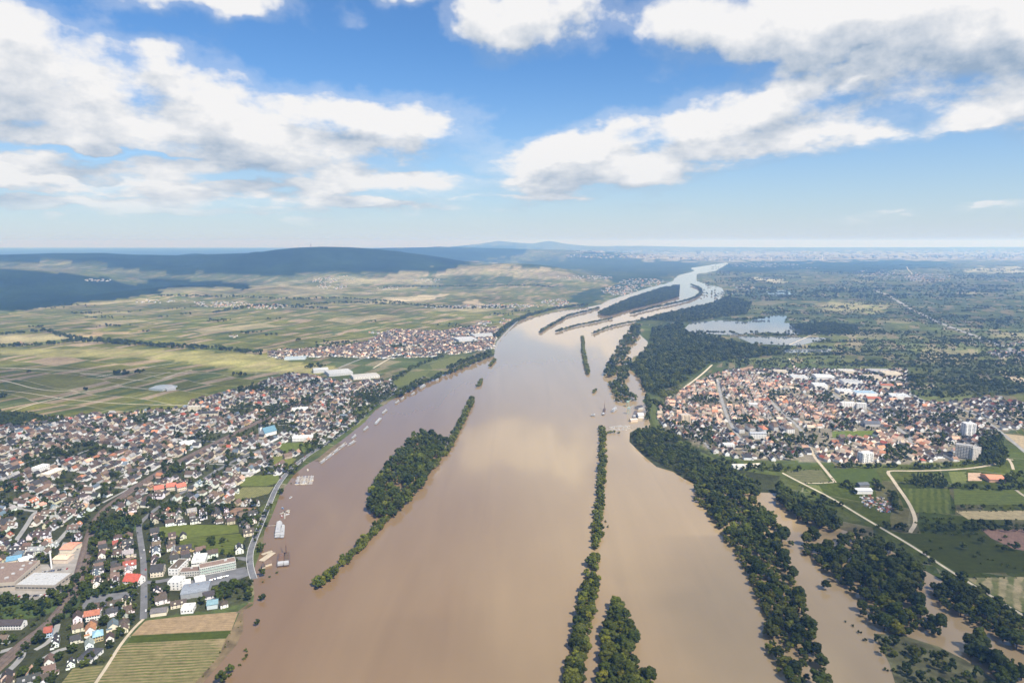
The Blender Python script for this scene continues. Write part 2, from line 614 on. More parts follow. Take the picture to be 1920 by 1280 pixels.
FIELD_PATH = [(269, 1160), (249, 1179), (223, 1212), (202, 1247), (178, 1282), (150, 1330)]
RIVER_ROAD = [(476, 1085), (468, 1059), (469, 1032), (481, 1002), (492, 976), (506, 942), (517, 916), (528, 899), (543, 880), (573, 856), (608, 834), (648, 808),
              (674, 786), (692, 768), (722, 746), (771, 721), (797, 706)]
TOWN_L = [(-80, 803), (0, 799), (60, 791), (120, 783), (170, 777), (230, 777), (290, 770), (345, 766), (360, 752), (420, 737), (470, 724), (500, 714), (540, 702), (580, 704),
          (620, 713), (700, 716), (742, 713), (742, 734), (718, 745), (698, 760), (676, 780), (648, 802), (616, 826), (586, 846), (556, 880), (528, 902), (512, 930), (490, 950),
          (482, 975), (468, 1000), (462, 1030), (468, 1080), (470, 1128), (400, 1143), (270, 1158), (240, 1190), (205, 1235), (165, 1285), (-80, 1300)]
TOWN_M = [(505, 660), (530, 656), (560, 656), (640, 649), (690, 641), (720, 623), (740, 619), (790, 621), (830, 621), (880, 613), (935, 616), (928, 640), (924, 655), (870, 662),
          (830, 668), (780, 670), (740, 672), (690, 672), (620, 668), (560, 672), (530, 675), (505, 668)]
TOWN_R = [(1232, 777), (1250, 747), (1290, 724), (1340, 702), (1365, 694), (1480, 692), (1560, 694), (1700, 694), (1705, 735), (1715, 750), (1760, 752), (1850, 747), (1920, 757),
          (2000, 762), (2000, 800), (1910, 805), (1870, 812), (1860, 838), (1838, 862), (1780, 866), (1700, 868), (1600, 870), (1560, 866), (1480, 864), (1400, 862), (1350, 852),
          (1300, 828), (1262, 808), (1240, 795)]
# name of field kind, colours, row spacing, outline
TAN, BROWN, GREEN, LIME = (0.27, 0.195, 0.115), (0.16, 0.10, 0.07), (0.052, 0.068, 0.010), (0.105, 0.115, 0.022)
FIELDS = [
    ('ploughed_field', TAN, (0.215, 0.151, 0.084), 4, [(246, 1191), (273, 1163), (340, 1155), (447, 1146), (434, 1181)], None),
    ('grass_strip', GREEN, (0.043, 0.054, 0.006), 5, [(246, 1191.5), (433, 1181.5), (424, 1196), (239, 1205)], None),
    ('vineyard_field', (0.072, 0.085, 0.018), (0.215, 0.168, 0.092), 5.2, [(239, 1205.5), (424, 1196.5), (414, 1231), (378, 1274), (362, 1300), (160, 1310), (180, 1284), (204, 1248), (224, 1214)], (0.232, 0.176, 0.096)),
    ('vineyard_field', (0.072, 0.085, 0.018), (0.206, 0.168, 0.088), 5, [(137, 1252), (195, 1246), (172, 1284), (160, 1300), (100, 1300)], None),
    ('green_field', (0.101, 0.116, 0.022), (0.083, 0.102, 0.020), 3, [(282, 990), (330, 983), (446, 984), (448, 998), (350, 1008), (300, 1006)], None),
    ('green_field', (0.097, 0.109, 0.020), GREEN, 6, [(330, 1010), (448, 1000), (463, 1002), (446, 1036), (400, 1040), (345, 1030)], None),
    ('green_field', LIME, (0.086, 0.109, 0.025), 3, [(456, 893), (521, 888), (526, 903), (500, 911), (450, 911)], None),
    ('vineyard_field', (0.101, 0.116, 0.025), (0.181, 0.160, 0.080), 4, [(424, 938), (455, 913), (514, 912), (504, 925), (455, 938)], None),
    ('ploughed_field', BROWN, (0.215, 0.143, 0.096), 4, [(416, 966), (442, 951), (483, 951), (477, 966)], None),
    ('park_lawn', (0.094, 0.116, 0.022), (0.083, 0.105, 0.020), 9, [(522, 831), (560, 829), (592, 832), (570, 848), (528, 850)], None),
    ('park_lawn', LIME, (0.122, 0.129, 0.030), 9, [(512, 856), (535, 854), (556, 860), (545, 872), (514, 873)], None),
    ('green_field', LIME, (0.086, 0.102, 0.025), 5, [(668, 764), (695, 757), (706, 760), (686, 775), (664, 775)], None),
    ('green_field', (0.101, 0.109, 0.030), (0.086, 0.099, 0.025), 6, [(735, 714), (765, 696), (806, 696), (790, 712), (760, 722), (740, 726)], None),
    ('green_field', (0.108, 0.116, 0.035), (0.094, 0.102, 0.030), 6, [(806, 684), (850, 667), (890, 669), (840, 690), (812, 692)], None),
    ('green_field', GREEN, (0.054, 0.078, 0.015), 4, [(1552, 878), (1640, 878), (1655, 904), (1566, 905)], None),
    ('allotments', (0.072, 0.082, 0.025), (0.129, 0.118, 0.060), 9, [(1470, 882), (1540, 880), (1556, 904), (1497, 905)], (0.138, 0.126, 0.064)),
    ('green_field', (0.122, 0.136, 0.040), (0.108, 0.122, 0.035), 5, [(1499, 908), (1535, 909), (1546, 926), (1524, 927)], None),
    ('orchard_field', GREEN, (0.094, 0.109, 0.022), 11, [(1692, 915), (1780, 915), (1785, 963), (1716, 960)], None),
    ('orchard_field', (0.072, 0.095, 0.018), (0.101, 0.116, 0.025), 9, [(1788, 915), (1960, 919), (1960, 946), (1790, 946)], None),
    ('stubble_field', (0.344, 0.277, 0.152), (0.310, 0.252, 0.136), 6, [(1792, 958), (1960, 956), (1960, 975), (1815, 973)], None),
    ('ploughed_field', (0.194, 0.118, 0.088), (0.215, 0.134, 0.096), 4, [(1840, 992), (1960, 992), (1960, 1040), (1900, 1028), (1858, 1008)], None),
    ('meadow', (0.033, 0.041, 0.004), (0.040, 0.046, 0.005), 14, [(1672, 1000), (1838, 1000), (1880, 1025), (1960, 1052), (1960, 1072), (1790, 1074), (1740, 1042)], None),
    ('striped_field', (0.301, 0.244, 0.136), (0.094, 0.109, 0.030), 16, [(1798, 1083), (1960, 1080), (1960, 1160), (1880, 1135), (1838, 1110)], (0.327, 0.260, 0.152)),
    ('sand_court', (0.413, 0.286, 0.200), (0.396, 0.277, 0.192), 9, [(1815, 886), (1840, 886), (1841, 901), (1815, 901)], None),
    ('green_field', (0.122, 0.136, 0.037), (0.108, 0.122, 0.033), 6, [(1778, 884), (1811, 884), (1814, 905), (1786, 908)], None),
    ('sports_pitch', (0.108, 0.136, 0.025), (0.094, 0.122, 0.022), 9, [(1560, 808), (1638, 807), (1644, 821), (1561, 820)], None),
    ('sports_pitch', (0.258, 0.097, 0.056), (0.241, 0.092, 0.052), 20, [(-30, 792), (14, 791), (20, 797), (8, 803), (-30, 806)], None),
    ('green_field', (0.115, 0.129, 0.040), (0.101, 0.116, 0.035), 12, [(1716, 745), (1800, 738), (1850, 742), (1840, 750), (1722, 753)], None),
    ('stubble_field', (0.344, 0.286, 0.168), (0.144, 0.143, 0.050), 26, [(1722, 664), (1788, 662), (1806, 676), (1750, 678), (1722, 670)], None),
    ('green_field', (0.108, 0.122, 0.043), (0.094, 0.109, 0.037), 10, [(1372, 672), (1480, 670), (1490, 682), (1374, 683)], None),
    ('stubble_field', (0.327, 0.260, 0.160), (0.284, 0.227, 0.144), 10, [(1880, 812), (1960, 822), (1960, 850), (1925, 850), (1886, 822)], None),
    ('brick_yard', (0.258, 0.168, 0.112), (0.284, 0.202, 0.136), 14, [(1388, 690), (1412, 686), (1414, 693), (1380, 698)], None),
    ('stubble_field', (0.310, 0.252, 0.168), (0.258, 0.218, 0.136), 9, [(1718, 722), (1748, 720), (1762, 728), (1722, 729)], None),
    ('bare_ground', (0.378, 0.311, 0.216), (0.327, 0.269, 0.176), 15, [(1865, 695), (1895, 698), (1960, 728), (1960, 742), (1915, 720), (1878, 704)], None),
]
# roads and tracks: name, material, width m, photo polyline
ROADS = [
    ('village_street', 'asphalt', 8, STREET), ('field_path', 'sand', 3.6, FIELD_PATH), ('river_road', 'asphalt', 9.5, RIVER_ROAD),
    ('road', 'asphalt', 9, [(468, 1050), (445, 1044), (400, 1060), (372, 1075), (300, 1090), (270, 1092)]),
    ('road', 'road_pale', 7, [(0, 1270), (30, 1245), (45, 1225), (34, 1212), (0, 1222)]),
    ('road', 'road_pale', 6, [(66, 1218), (90, 1205), (105, 1185), (108, 1170)]), ('road', 'road_pale', 6, [(66, 1245), (100, 1222), (125, 1215)]),
    ('road', 'road_pale', 7, [(106, 1018), (122, 1000), (140, 980)]), ('road', 'road_pale', 7, [(25, 1020), (50, 985), (64, 960), (86, 952)]),
    ('road', 'road_pale', 6, [(0, 938), (40, 955), (66, 958)]),
    ('gravel_track', 'track', 5, [(-100, 690), (0, 712), (35, 720), (60, 728), (110, 734), (170, 732)]),
    ('gravel_track', 'track', 5, [(20, 771), (60, 758), (108, 746), (170, 732), (215, 724), (255, 713), (320, 697)]),
    ('gravel_track', 'track', 4, [(0, 731), (50, 736), (108, 746), (140, 750), (225, 757), (300, 759), (350, 759)]),
    ('gravel_track', 'track', 5, [(150, 700), (210, 707), (255, 713), (300, 714), (330, 700), (360, 693)]),
    ('gravel_track', 'track', 4, [(-100, 684), (120, 695), (240, 707)]), ('gravel_track', 'track', 4, [(0, 689), (90, 692), (190, 697), (350, 700), (500, 700)]),
    ('gravel_track', 'track', 4, [(180, 707), (270, 688), (330, 681)]), ('gravel_track', 'track', 4, [(215, 724), (260, 728), (303, 732)]),
    ('road', 'road_pale', 7, [(635, 690), (655, 681), (680, 672), (712, 660)]), ('gravel_track', 'track', 6, [(700, 690), (730, 672), (760, 655)]),
    ('dike_path', 'track', 4.5, [(1466, 888), (1500, 906), (1560, 936), (1600, 961), (1650, 991), (1690, 1014), (1730, 1039), (1780, 1072), (1840, 1109), (1920, 1158), (2000, 1200)]),
    ('gravel_track', 'sand', 6, [(1518, 838), (1528, 858), (1540, 872), (1553, 888), (1566, 904)]), ('gravel_track', 'track', 3.5, [(1566, 904), (1530, 906), (1495, 905)]),
    ('gravel_track', 'sand', 6, [(1900, 862), (1884, 860), (1862, 872), (1800, 880), (1720, 883), (1668, 882), (1664, 886), (1672, 896), (1684, 914), (1700, 936), (1712, 958), (1718, 980), (1706, 998)]),
    ('gravel_track', 'sand', 5, [(1885, 855), (1896, 866), (1900, 880)]), ('gravel_track', 'sand', 5, [(1905, 918), (1920, 930), (1960, 950)]),
    ('village_street', 'road_pale', 8, [(1346, 716), (1350, 735), (1356, 760), (1366, 788), (1384, 818), (1398, 836)]),
    ('village_street', 'road_pale', 8, [(1440, 745), (1462, 772), (1500, 800), (1518, 838)]), ('village_street', 'road_pale', 8, [(1520, 705), (1560, 740), (1610, 765), (1660, 788), (1700, 812), (1712, 835)]),
    ('village_street', 'road_pale', 8, [(1705, 735), (1730, 752), (1760, 752), (1830, 775), (1880, 812), (1925, 850)]),
    ('gravel_track', 'track', 7, [(1335, 684), (1318, 700), (1300, 714), (1276, 732), (1250, 748)]),
    ('gravel_track', 'track', 7, [(1372, 668), (1420, 664), (1455, 660)]), ('gravel_track', 'track', 7, [(1480, 672), (1488, 682), (1490, 690)]),
    ('motorway', 'road_pale', 26, [(1640, 545), (1665, 553), (1700, 575), (1730, 590), (1760, 605), (1830, 630), (1920, 664), (2000, 695)]),
    ('country_road', 'track', 12, [(1700, 500), (1704, 508), (1712, 514), (1702, 522)]), ('river_side_road', 'road_pale', 10, [(928, 656), (934, 640), (950, 622), (962, 610), (972, 600)]),
    ('gravel_track', 'track', 6, [(1480, 646), (1560, 612)]),
]
ROADS_W = [(n, m, w, smooth([P(u, v) for u, v in pts])) for n, m, w, pts in ROADS]
RAIL_W = smooth([P(u, v) for u, v in RAIL])

# ---------------------------------------------------------------- ground sheet
# land use by outline: colour, share of field patchwork, outline in the photograph
WOODC, TOWNC = (0.016, 0.027, 0.014), (0.046, 0.050, 0.024)
VINE = (0.092, 0.098, 0.021)
LANDUSE = [
    (VINE, 1.0, [(-800, 592), (0, 588), (300, 540), (700, 530), (1000, 560), (1010, 590), (930, 616), (700, 640), (530, 705), (350, 768), (200, 778), (-800, 812)]),
    ((0.24, 0.22, 0.085), 0.35, [(0, 655), (120, 652), (300, 655), (480, 664), (540, 676), (640, 690), (600, 700), (480, 700), (300, 672), (60, 668), (0, 664)]),  # bare pale band; part of its brightness is sunlight put into the colour
    ((0.25, 0.22, 0.11), 0.4, [(0, 628), (90, 624), (180, 632), (60, 642), (0, 640)]),
    ((0.086, 0.09, 0.028), 0.9, [(-800, 560), (0, 588), (250, 560), (640, 545), (900, 540), (1100, 520), (1240, 520), (1010, 590), (700, 600), (300, 600), (-800, 620)]),
    (WOODC, 0.0, [(-900, 470), (1000, 460), (960, 488), (860, 496), (760, 503), (690, 506), (600, 514), (480, 517), (400, 512), (330, 515), (240, 505), (120, 490), (-900, 490)]),
    (WOODC, 0.0, [(-900, 498), (0, 503), (60, 508), (130, 514), (200, 520), (250, 536), (330, 534), (300, 548), (240, 556), (150, 570), (60, 582), (-900, 590)]),
    ((0.062, 0.076, 0.038), 0.4, [(-900, 488), (0, 491), (110, 494), (240, 506), (330, 516), (260, 520), (130, 512), (0, 504), (-900, 500)]),
    ((0.12, 0.12, 0.075), 0.3, [(0, 497), (60, 494), (120, 502), (170, 508), (100, 510), (40, 503)]),
    (WOODC, 0.0, [(250, 530), (320, 522), (400, 526), (470, 534), (465, 546), (380, 538), (300, 548)]),
    ((0.07, 0.084, 0.04), 0.5, [(330, 516), (480, 518), (600, 515), (700, 508), (720, 516), (600, 530), (480, 534), (400, 524)]),
    ((0.19, 0.168, 0.10), 0.6, [(470, 536), (560, 540), (640, 545), (650, 554), (560, 556), (470, 546)]),
    ((0.15, 0.145, 0.08), 0.6, [(300, 540), (380, 537), (440, 541), (470, 546), (420, 552), (300, 550)]),
    ((0.22, 0.19, 0.115), 0.5, [(720, 520), (780, 508), (870, 498), (940, 495), (1010, 497), (1060, 510), (1100, 524), (960, 520), (840, 516), (760, 524)]),
    ((0.23, 0.205, 0.125), 0.6, [(590, 524), (700, 516), (830, 524), (820, 532), (700, 530), (640, 534)]),
    (WOODC, 0.0, [(640, 507), (760, 503), (860, 497), (840, 508), (780, 514), (700, 512)]),
    ((0.37, 0.31, 0.20), 0.3, [(725, 560), (790, 552), (835, 550), (810, 564), (740, 566)]),
    ((0.36, 0.29, 0.19), 0.3, [(868, 566), (900, 562), (912, 568), (900, 573), (872, 572)]),
    ((0.30, 0.21, 0.13), 0.3, [(145, 628), (170, 624), (250, 620), (300, 616), (230, 626), (160, 632)]),
    ((0.028, 0.045, 0.02), 0.1, [(1140, 470), (1300, 488), (1330, 500), (1260, 516), (1200, 540), (1100, 570), (1060, 565), (1150, 530), (1100, 505), (960, 500), (1000, 488)]),
    ((0.046, 0.062, 0.024), 0.5, [(1180, 600), (1330, 560), (1360, 540), (1340, 505), (1500, 495), (2600, 500), (2600, 640), (1920, 640), (1700, 660), (1300, 700), (1240, 745), (1215, 730), (1180, 640)]),
    ((0.026, 0.042, 0.019), 0.05, [(1380, 490), (1500, 487), (1700, 488), (1790, 492), (1780, 500), (1690, 506), (1640, 512), (1500, 508), (1400, 512), (1340, 506)]),
    ((0.078, 0.094, 0.034), 0.6, [(1480, 640), (1700, 600), (1920, 620), (2400, 640), (2400, 770), (1920, 760), (1720, 750), (1700, 695), (1480, 690)]),
    ((0.16, 0.165, 0.075), 0.5, [(1560, 560), (1680, 570), (1650, 590), (1540, 586)]),
    ((0.35, 0.33, 0.24), 0.2, [(1412, 520), (1470, 520), (1472, 528), (1420, 528)]), ((0.30, 0.29, 0.20), 0.3, [(1800, 505), (1840, 503), (1920, 500), (1920, 512), (1820, 512)]),
    ((0.23, 0.22, 0.20), 0.6, [(1150, 478), (1300, 474), (1500, 472), (2400, 470), (2400, 488), (1700, 487), (1380, 489), (1200, 488)]),
    ((0.052, 0.066, 0.014), 0.35, [(1400, 868), (1600, 872), (1850, 862), (1920, 800), (2300, 820), (2300, 1250), (1920, 1165), (1840, 1112), (1640, 996), (1466, 892)]),
    ((0.055, 0.07, 0.022), 0.0, [(1200, 735), (1260, 728), (1340, 690), (1372, 668), (1290, 612), (1215, 612), (1186, 690)]),
    ((0.04, 0.045, 0.02), 0.0, [(1160, 812), (1220, 796), (1262, 808), (1350, 862), (1460, 888), (1456, 935), (1300, 930), (1240, 902), (1170, 850)]),
    (TOWNC, 0.0, TOWN_L), (TOWNC, 0.0, TOWN_M), ((0.17, 0.15, 0.11), 0.0, TOWN_R),
    ((0.06, 0.085, 0.03), 0.0, [(-60, 1105), (60, 1112), (104, 1098), (140, 1075), (140, 1095), (100, 1145), (30, 1165), (-60, 1160)]),
    ((0.06, 0.085, 0.03), 0.0, [(170, 990), (240, 962), (272, 985), (205, 1020), (168, 1030)]),
    ((0.055, 0.075, 0.03), 0.0, [(150, 1100), (230, 1092), (262, 1100), (210, 1112), (150, 1130), (120, 1160), (110, 1150)]),
    ((0.04, 0.06, 0.02), 0.0, [(-80, 772), (40, 774), (110, 786), (110, 796), (0, 800), (-80, 804)]),
    ((0.24, 0.215, 0.18), 0.0, [(1545, 695), (1700, 694), (1705, 742), (1640, 746), (1570, 738)]),
]


def ground_material():
    m, b, p = principled('ground_cover')
    ge = b.node('ShaderNodeNewGeometry')
    pos = ge.outputs['Position']
    at = b.node('ShaderNodeAttribute', attribute_name='Col')
    pt = b.node('ShaderNodeAttribute', attribute_name='patch')
    wob = b.vec('MULTIPLY', b.vec('SUBTRACT', b.noise(pos, 0.0022, 2, .5, out='Color'), (.5, .5, .5)), (170, 170, 0))
    q = b.vec('ADD', pos, wob)

    def parcels(rot, w, h, seed_col, track):
        mp = b.node('ShaderNodeMapping')
        b.put(mp.inputs['Vector'], q)
        mp.inputs['Rotation'].default_value = (0, 0, math.radians(rot))
        br = b.node('ShaderNodeTexBrick', offset=0.37, squash=0.6, squash_frequency=3)
        b.put(br.inputs['Vector'], mp.outputs[0])
        br.inputs['Scale'].default_value = 1.0
        br.inputs['Brick Width'].default_value = w
        br.inputs['Row Height'].default_value = h
        br.inputs['Mortar Size'].default_value = track
        br.inputs['Mortar Smooth'].default_value = 0.1
        br.inputs['Color1'].default_value = (0, 0, 0, 1)
        br.inputs['Color2'].default_value = (1, 1, 1, 1)
        br.inputs['Mortar'].default_value = (0, 0, 0, 1)
        return br.outputs['Color'], br.outputs['Fac']
    c1, f1 = parcels(24, 260, 120, 0, 1.6)
    c2, f2 = parcels(24, 38, 120, 0, 0.0)
    c3, f3 = parcels(-52, 420, 190, 0, 0.0)
    base = at.outputs['Color']
    k1 = b.sep(c1)[0]
    k2 = b.sep(c2)[0]
    k3 = b.sep(c3)[0]
    col = b.mix(b.ramp(k1, 0, 1, 0.0, 0.55, False), base, (0.155, 0.145, 0.036, 1))
    col = b.mix(b.ramp(k2, 0.78, 0.82, 0.0, 0.72), col, (0.27, 0.20, 0.145, 1))
    col = b.mix(b.ramp(k2, 0.27, 0.24, 0.0, 0.7), col, (0.055, 0.078, 0.024, 1))
    col = b.mix(b.ramp(k3, 0.90, 0.93, 0.0, 0.6), col, (0.30, 0.25, 0.15, 1))
    col = b.mix(b.math('MULTIPLY', f1, 0.65), col, (0.36, 0.32, 0.235, 1))
    col = b.mix(pt.outputs['Fac'], base, col)
    # mottling: scrub, gardens and tufts
    n1 = b.noise(pos, 0.009, 6, 0.65)
    n2 = b.noise(pos, 0.09, 4, 0.65)
    col = b.mix(1.0, col, b.ramp(n1, 0.3, 0.7, 0.68, 1.36, False), 'MULTIPLY')
    col = b.mix(1.0, col, b.ramp(n2, 0.25, 0.75, 0.70, 1.3, False), 'MULTIPLY')
    n3 = b.noise(pos, 0.0016, 5, 0.6)
    col = b.mix(1.0, col, b.ramp(n3, 0.3, 0.7, 0.66, 1.38, False), 'MULTIPLY')
    b.put(p.inputs['Base Color'], col)
    p.inputs['Roughness'].default_value = 1.0
    p.inputs['Specular IOR Level'].default_value = 0.0
    bp = b.node('ShaderNodeBump')
    bp.inputs['Strength'].default_value = 0.6
    bp.inputs['Distance'].default_value = 14.0
    b.put(bp.inputs['Height'], b.noise(pos, 0.022, 5, 0.7))
    b.l.new(bp.outputs[0], p.inputs['Normal'])
    return m


def build_ground():
    us = np.arange(-700, 2621, 5.0)
    vv = np.concatenate([np.arange(1500, 620, -4.0), np.arange(620, 520, -2.0), np.arange(520, 480, -1.0), np.arange(480, 464, -0.4)])
    rows = [np.stack([(us - 960) / FPX * 2600, np.full(us.shape, yy)], 1) for yy in (-1200.0, -300.0, 250.0)]
    for v in vv:
        dx, dy, dz = ray(us, v)
        t = -CAM_H / dz
        rows.append(np.stack([dx * t, np.full(us.shape, dy * t)], 1))
    G = np.stack(rows)
    X, Y = G[..., 0], G[..., 1]
    Z = height(X, Y)
    riv = np.array(wpoly(RIVER))
    inside = in_poly(X, Y, [tuple(p) for p in riv])
    for pd in PONDS:
        inside |= in_poly(X, Y, wpoly(pd))
    er = inside.copy()
    er[1:] &= inside[:-1]
    er[:-1] &= inside[1:]
    er[:, 1:] &= inside[:, :-1]
    er[:, :-1] &= inside[:, 1:]
    Z = np.where(er, -3.0, Z)
    U, V = project(X, np.maximum(Y, 260.0), Z)
    C = np.zeros(X.shape + (4,), np.float32)
    C[..., :3] = (0.055, 0.072, 0.026)
    C[..., 3] = 1
    Pt = np.full(X.shape, 0.5, np.float32)
    near = np.clip(2600 / np.maximum(Y, 300), 0.0, 1.0)
    jit = rumple(X * 6, Y * 6) * 3 * near + (rumple(X * 3.1, Y * 3.1) * 12 + rumple(X * .8, Y * .8) * 14) * (1 - near)
    for col, patch, poly in LANDUSE:
        k = in_poly(U + jit, V + jit * 0.2, poly)
        C[k, :3] = col
        Pt[k] = patch
    # woods on the high ground
    nr, nc = X.shape
    idx = np.arange(nr * nc).reshape(nr, nc)
    quads = np.stack([idx[:-1, :-1], idx[:-1, 1:], idx[1:, 1:], idx[1:, :-1]], -1).reshape(-1, 4)
    me = bpy.data.meshes.new('ground')
    me.vertices.add(nr * nc)
    me.vertices.foreach_set('co', np.stack([X, Y, Z], -1).astype(np.float32).ravel())
    me.loops.add(quads.size)
    me.loops.foreach_set('vertex_index', quads.astype(np.int32).ravel())
    me.polygons.add(len(quads))
    me.polygons.foreach_set('loop_start', np.arange(0, quads.size, 4, dtype=np.int32))
    me.polygons.foreach_set('use_smooth', np.ones(len(quads), bool))
    me.update(calc_edges=True)
    ca = me.color_attributes.new('Col', 'FLOAT_COLOR', 'POINT')
    ca.data.foreach_set('color', C.ravel())
    pa = me.attributes.new('patch', 'FLOAT', 'POINT')
    pa.data.foreach_set('value', Pt.ravel())
    me.materials.append(ground_material())
    o = link(bpy.data.objects.new('ground', me))
    tag(o, kind='structure')


build_ground()


def sheet(name, pts, z, mat):
    from mathutils.geometry import tessellate_polygon
    from mathutils import Vector
    vs = [Vector((x, y, z)) for x, y in pts]
    tris = tessellate_polygon([vs])
    out = []
    for a, b_, c in tris:
        if (vs[b_] - vs[a]).cross(vs[c] - vs[a]).z < 0:
            b_, c = c, b_
        out.append((a, b_, c))
    o = link(bpy.data.objects.new(name, mesh_np(name, vs, out)))
    o.data.materials.append(mat)
    return tag(o, kind='structure')


def water_material():
    m, b, p = principled('muddy_flood_water')
    ge = b.node('ShaderNodeNewGeometry')
    pos = ge.outputs['Position']
    mp = b.node('ShaderNodeMapping')
    b.put(mp.inputs['Vector'], pos)
    mp.inputs['Rotation'].default_value = (0, 0, math.radians(8))
    mp.inputs['Scale'].default_value = (1.0, 0.22, 1.0)
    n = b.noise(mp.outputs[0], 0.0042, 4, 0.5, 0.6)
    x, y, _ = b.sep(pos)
    # the current along one bank carries redder silt than the slack water by the other; paling upstream stands in for sky reflection
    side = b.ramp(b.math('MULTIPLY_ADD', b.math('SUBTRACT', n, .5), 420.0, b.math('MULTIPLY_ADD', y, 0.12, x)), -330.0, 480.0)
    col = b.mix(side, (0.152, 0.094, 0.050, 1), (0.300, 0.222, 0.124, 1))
    streak = b.node('ShaderNodeMapping')                # silt drawn out along the current
    b.put(streak.inputs['Vector'], pos)
    streak.inputs['Rotation'].default_value = (0, 0, math.radians(-5))
    streak.inputs['Scale'].default_value = (1.0, 0.07, 1.0)
    sn = b.noise(streak.outputs[0], 0.02, 5, 0.62, 1.2)
    col = b.mix(1.0, col, b.ramp(sn, 0.3, 0.7, 0.955, 1.045, False), 'MULTIPLY')
    b.put(p.inputs['Base Color'], col)
    p.inputs['Roughness'].default_value = 0.045
    p.inputs['IOR'].default_value = 1.48
    bp = b.node('ShaderNodeBump')
    bp.inputs['Strength'].default_value = 0.03
    bp.inputs['Distance'].default_value = 1.0
    ripples = b.math('ADD', b.noise(mp.outputs[0], 0.30, 3, 0.6), b.math('MULTIPLY', b.noise(mp.outputs[0], 0.035, 3, 0.6), 2.2))
    b.put(bp.inputs['Height'], ripples)
    b.l.new(bp.outputs[0], p.inputs['Normal'])
    return m


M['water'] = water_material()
river_w = wpoly(RIVER)
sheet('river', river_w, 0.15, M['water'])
POND = plain('still_pond_water', (0.10, 0.115, 0.11), 0.06, 0.2, 0.01)
POND.node_tree.nodes['Principled BSDF'].inputs['Specular IOR Level'].default_value = 0.6
for pd in PONDS:
    sheet('pond', wpoly(pd), 0.15, POND)

for nm, c1, c2, period, poly, bare in FIELDS:
    w = wpoly(poly)
    e = max(range(len(w)), key=lambda i: math.dist(w[i], w[(i + 1) % len(w)]))
    (x0, y0), (x1, y1) = w[e], w[(e + 1) % len(w)]
    if nm == 'vineyard_field' and poly[0][1] > 1200:
        (x0, y0), (x1, y1) = w[0], w[1]
    sheet(nm, w, 0.12, rows_mat(nm, c1, c2, period, math.atan2(y1 - y0, x1 - x0), bare=bare))

WOOD_FLOOR = plain('wet_scrub', (0.10, 0.098, 0.045), 0.95, 0.6, 0.05)
sheet('mud_bank', wpoly([(1640, 1188), (1690, 1190), (1760, 1212), (1812, 1238), (1880, 1285), (1890, 1320), (1690, 1320), (1668, 1245)]), 0.3, WOOD_FLOOR)
sheet('mud_bank', wpoly([(1370, 985), (1420, 985), (1440, 1010), (1450, 1040), (1420, 1030), (1395, 1010)]), 0.3, WOOD_FLOOR)
FLOOD_MUD = plain('wet_field_edge', (0.135, 0.098, 0.05), 0.6, 0.5, 0.06)
sheet('mud_bank', wpoly([(436, 1178), (448, 1150), (456, 1146), (456, 1180), (444, 1208), (421, 1234), (384, 1276), (350, 1320), (340, 1310), (374, 1270), (410, 1230), (424, 1196)]), 0.18, FLOOD_MUD)
sheet('mud_bank', wpoly([(477, 1128), (452, 1148), (440, 1150), (470, 1128)]), 0.2, FLOOD_MUD)
sheet('factory_yard', wpoly([(0, 1122), (0, 1062), (60, 1058), (140, 1056), (146, 1062), (138, 1085), (118, 1108), (100, 1118), (60, 1125)]), 0.14, M['yard'])
sheet('parking_yard', wpoly([(100, 1060), (118, 1016), (160, 1018), (150, 1055), (140, 1064)]), 0.13, M['yard'])
sheet('office_yard', wpoly([(340, 1100), (372, 1080), (460, 1062), (468, 1078), (430, 1092), (380, 1100)]), 0.16, M['asphalt'])
sheet('storage_yard', wpoly([(150, 1140), (165, 1118), (250, 1107), (262, 1112), (240, 1125), (180, 1142)]), 0.14, M['asphalt'])
sheet('boat_slip', wpoly([(590, 864), (612, 847), (634, 830), (640, 832), (618, 850), (598, 866)]), 0.2, FLOOD_MUD)


def ribbon(name, pts, width, z, mat, parent=None, off=0.0):
    vs, fs = [], []
    n = len(pts)
    for i, (x, y) in enumerate(pts):
        a, c = pts[max(0, i - 1)], pts[min(n - 1, i + 1)]
        dx, dy = c[0] - a[0], c[1] - a[1]
        L = math.hypot(dx, dy) or 1
        nx, ny = -dy / L, dx / L
        h = float(height(x, y))
        vs += [(x + nx * (width / 2 + off), y + ny * (width / 2 + off), z + h), (x + nx * (off - width / 2), y + ny * (off - width / 2), z + h)]
    fs = [(2 * i + 1, 2 * i + 3, 2 * i + 2, 2 * i) for i in range(n - 1)]
    o = link(bpy.data.objects.new(name, mesh_np(name, vs, fs)), parent)
    o.data.materials.append(mat)
    return o


def bank(name, pts, top, foot, h, mat):
    """raised earth bank along a line"""
    vs, fs = [], []
    n = len(pts)
    for i, (x, y) in enumerate(pts):
        a, c = pts[max(0, i - 1)], pts[min(n - 1, i + 1)]
        dx, dy = c[0] - a[0], c[1] - a[1]
        L = math.hypot(dx, dy) or 1
        nx, ny = -dy / L, dx / L
        for o_, z in ((foot, -0.3), (top, h), (-top, h), (-foot, -0.3)):
            vs.append((x + nx * o_, y + ny * o_, z))
    for i in range(n - 1):
        for k in range(3):
            fs.append((4 * i + k, 4 * i + k + 1, 4 * i + k + 5, 4 * i + k + 4)[::-1])
    o = link(bpy.data.objects.new(name, mesh_np(name, vs, fs)))
    o.data.materials.append(mat)
    return tag(o, kind='structure')


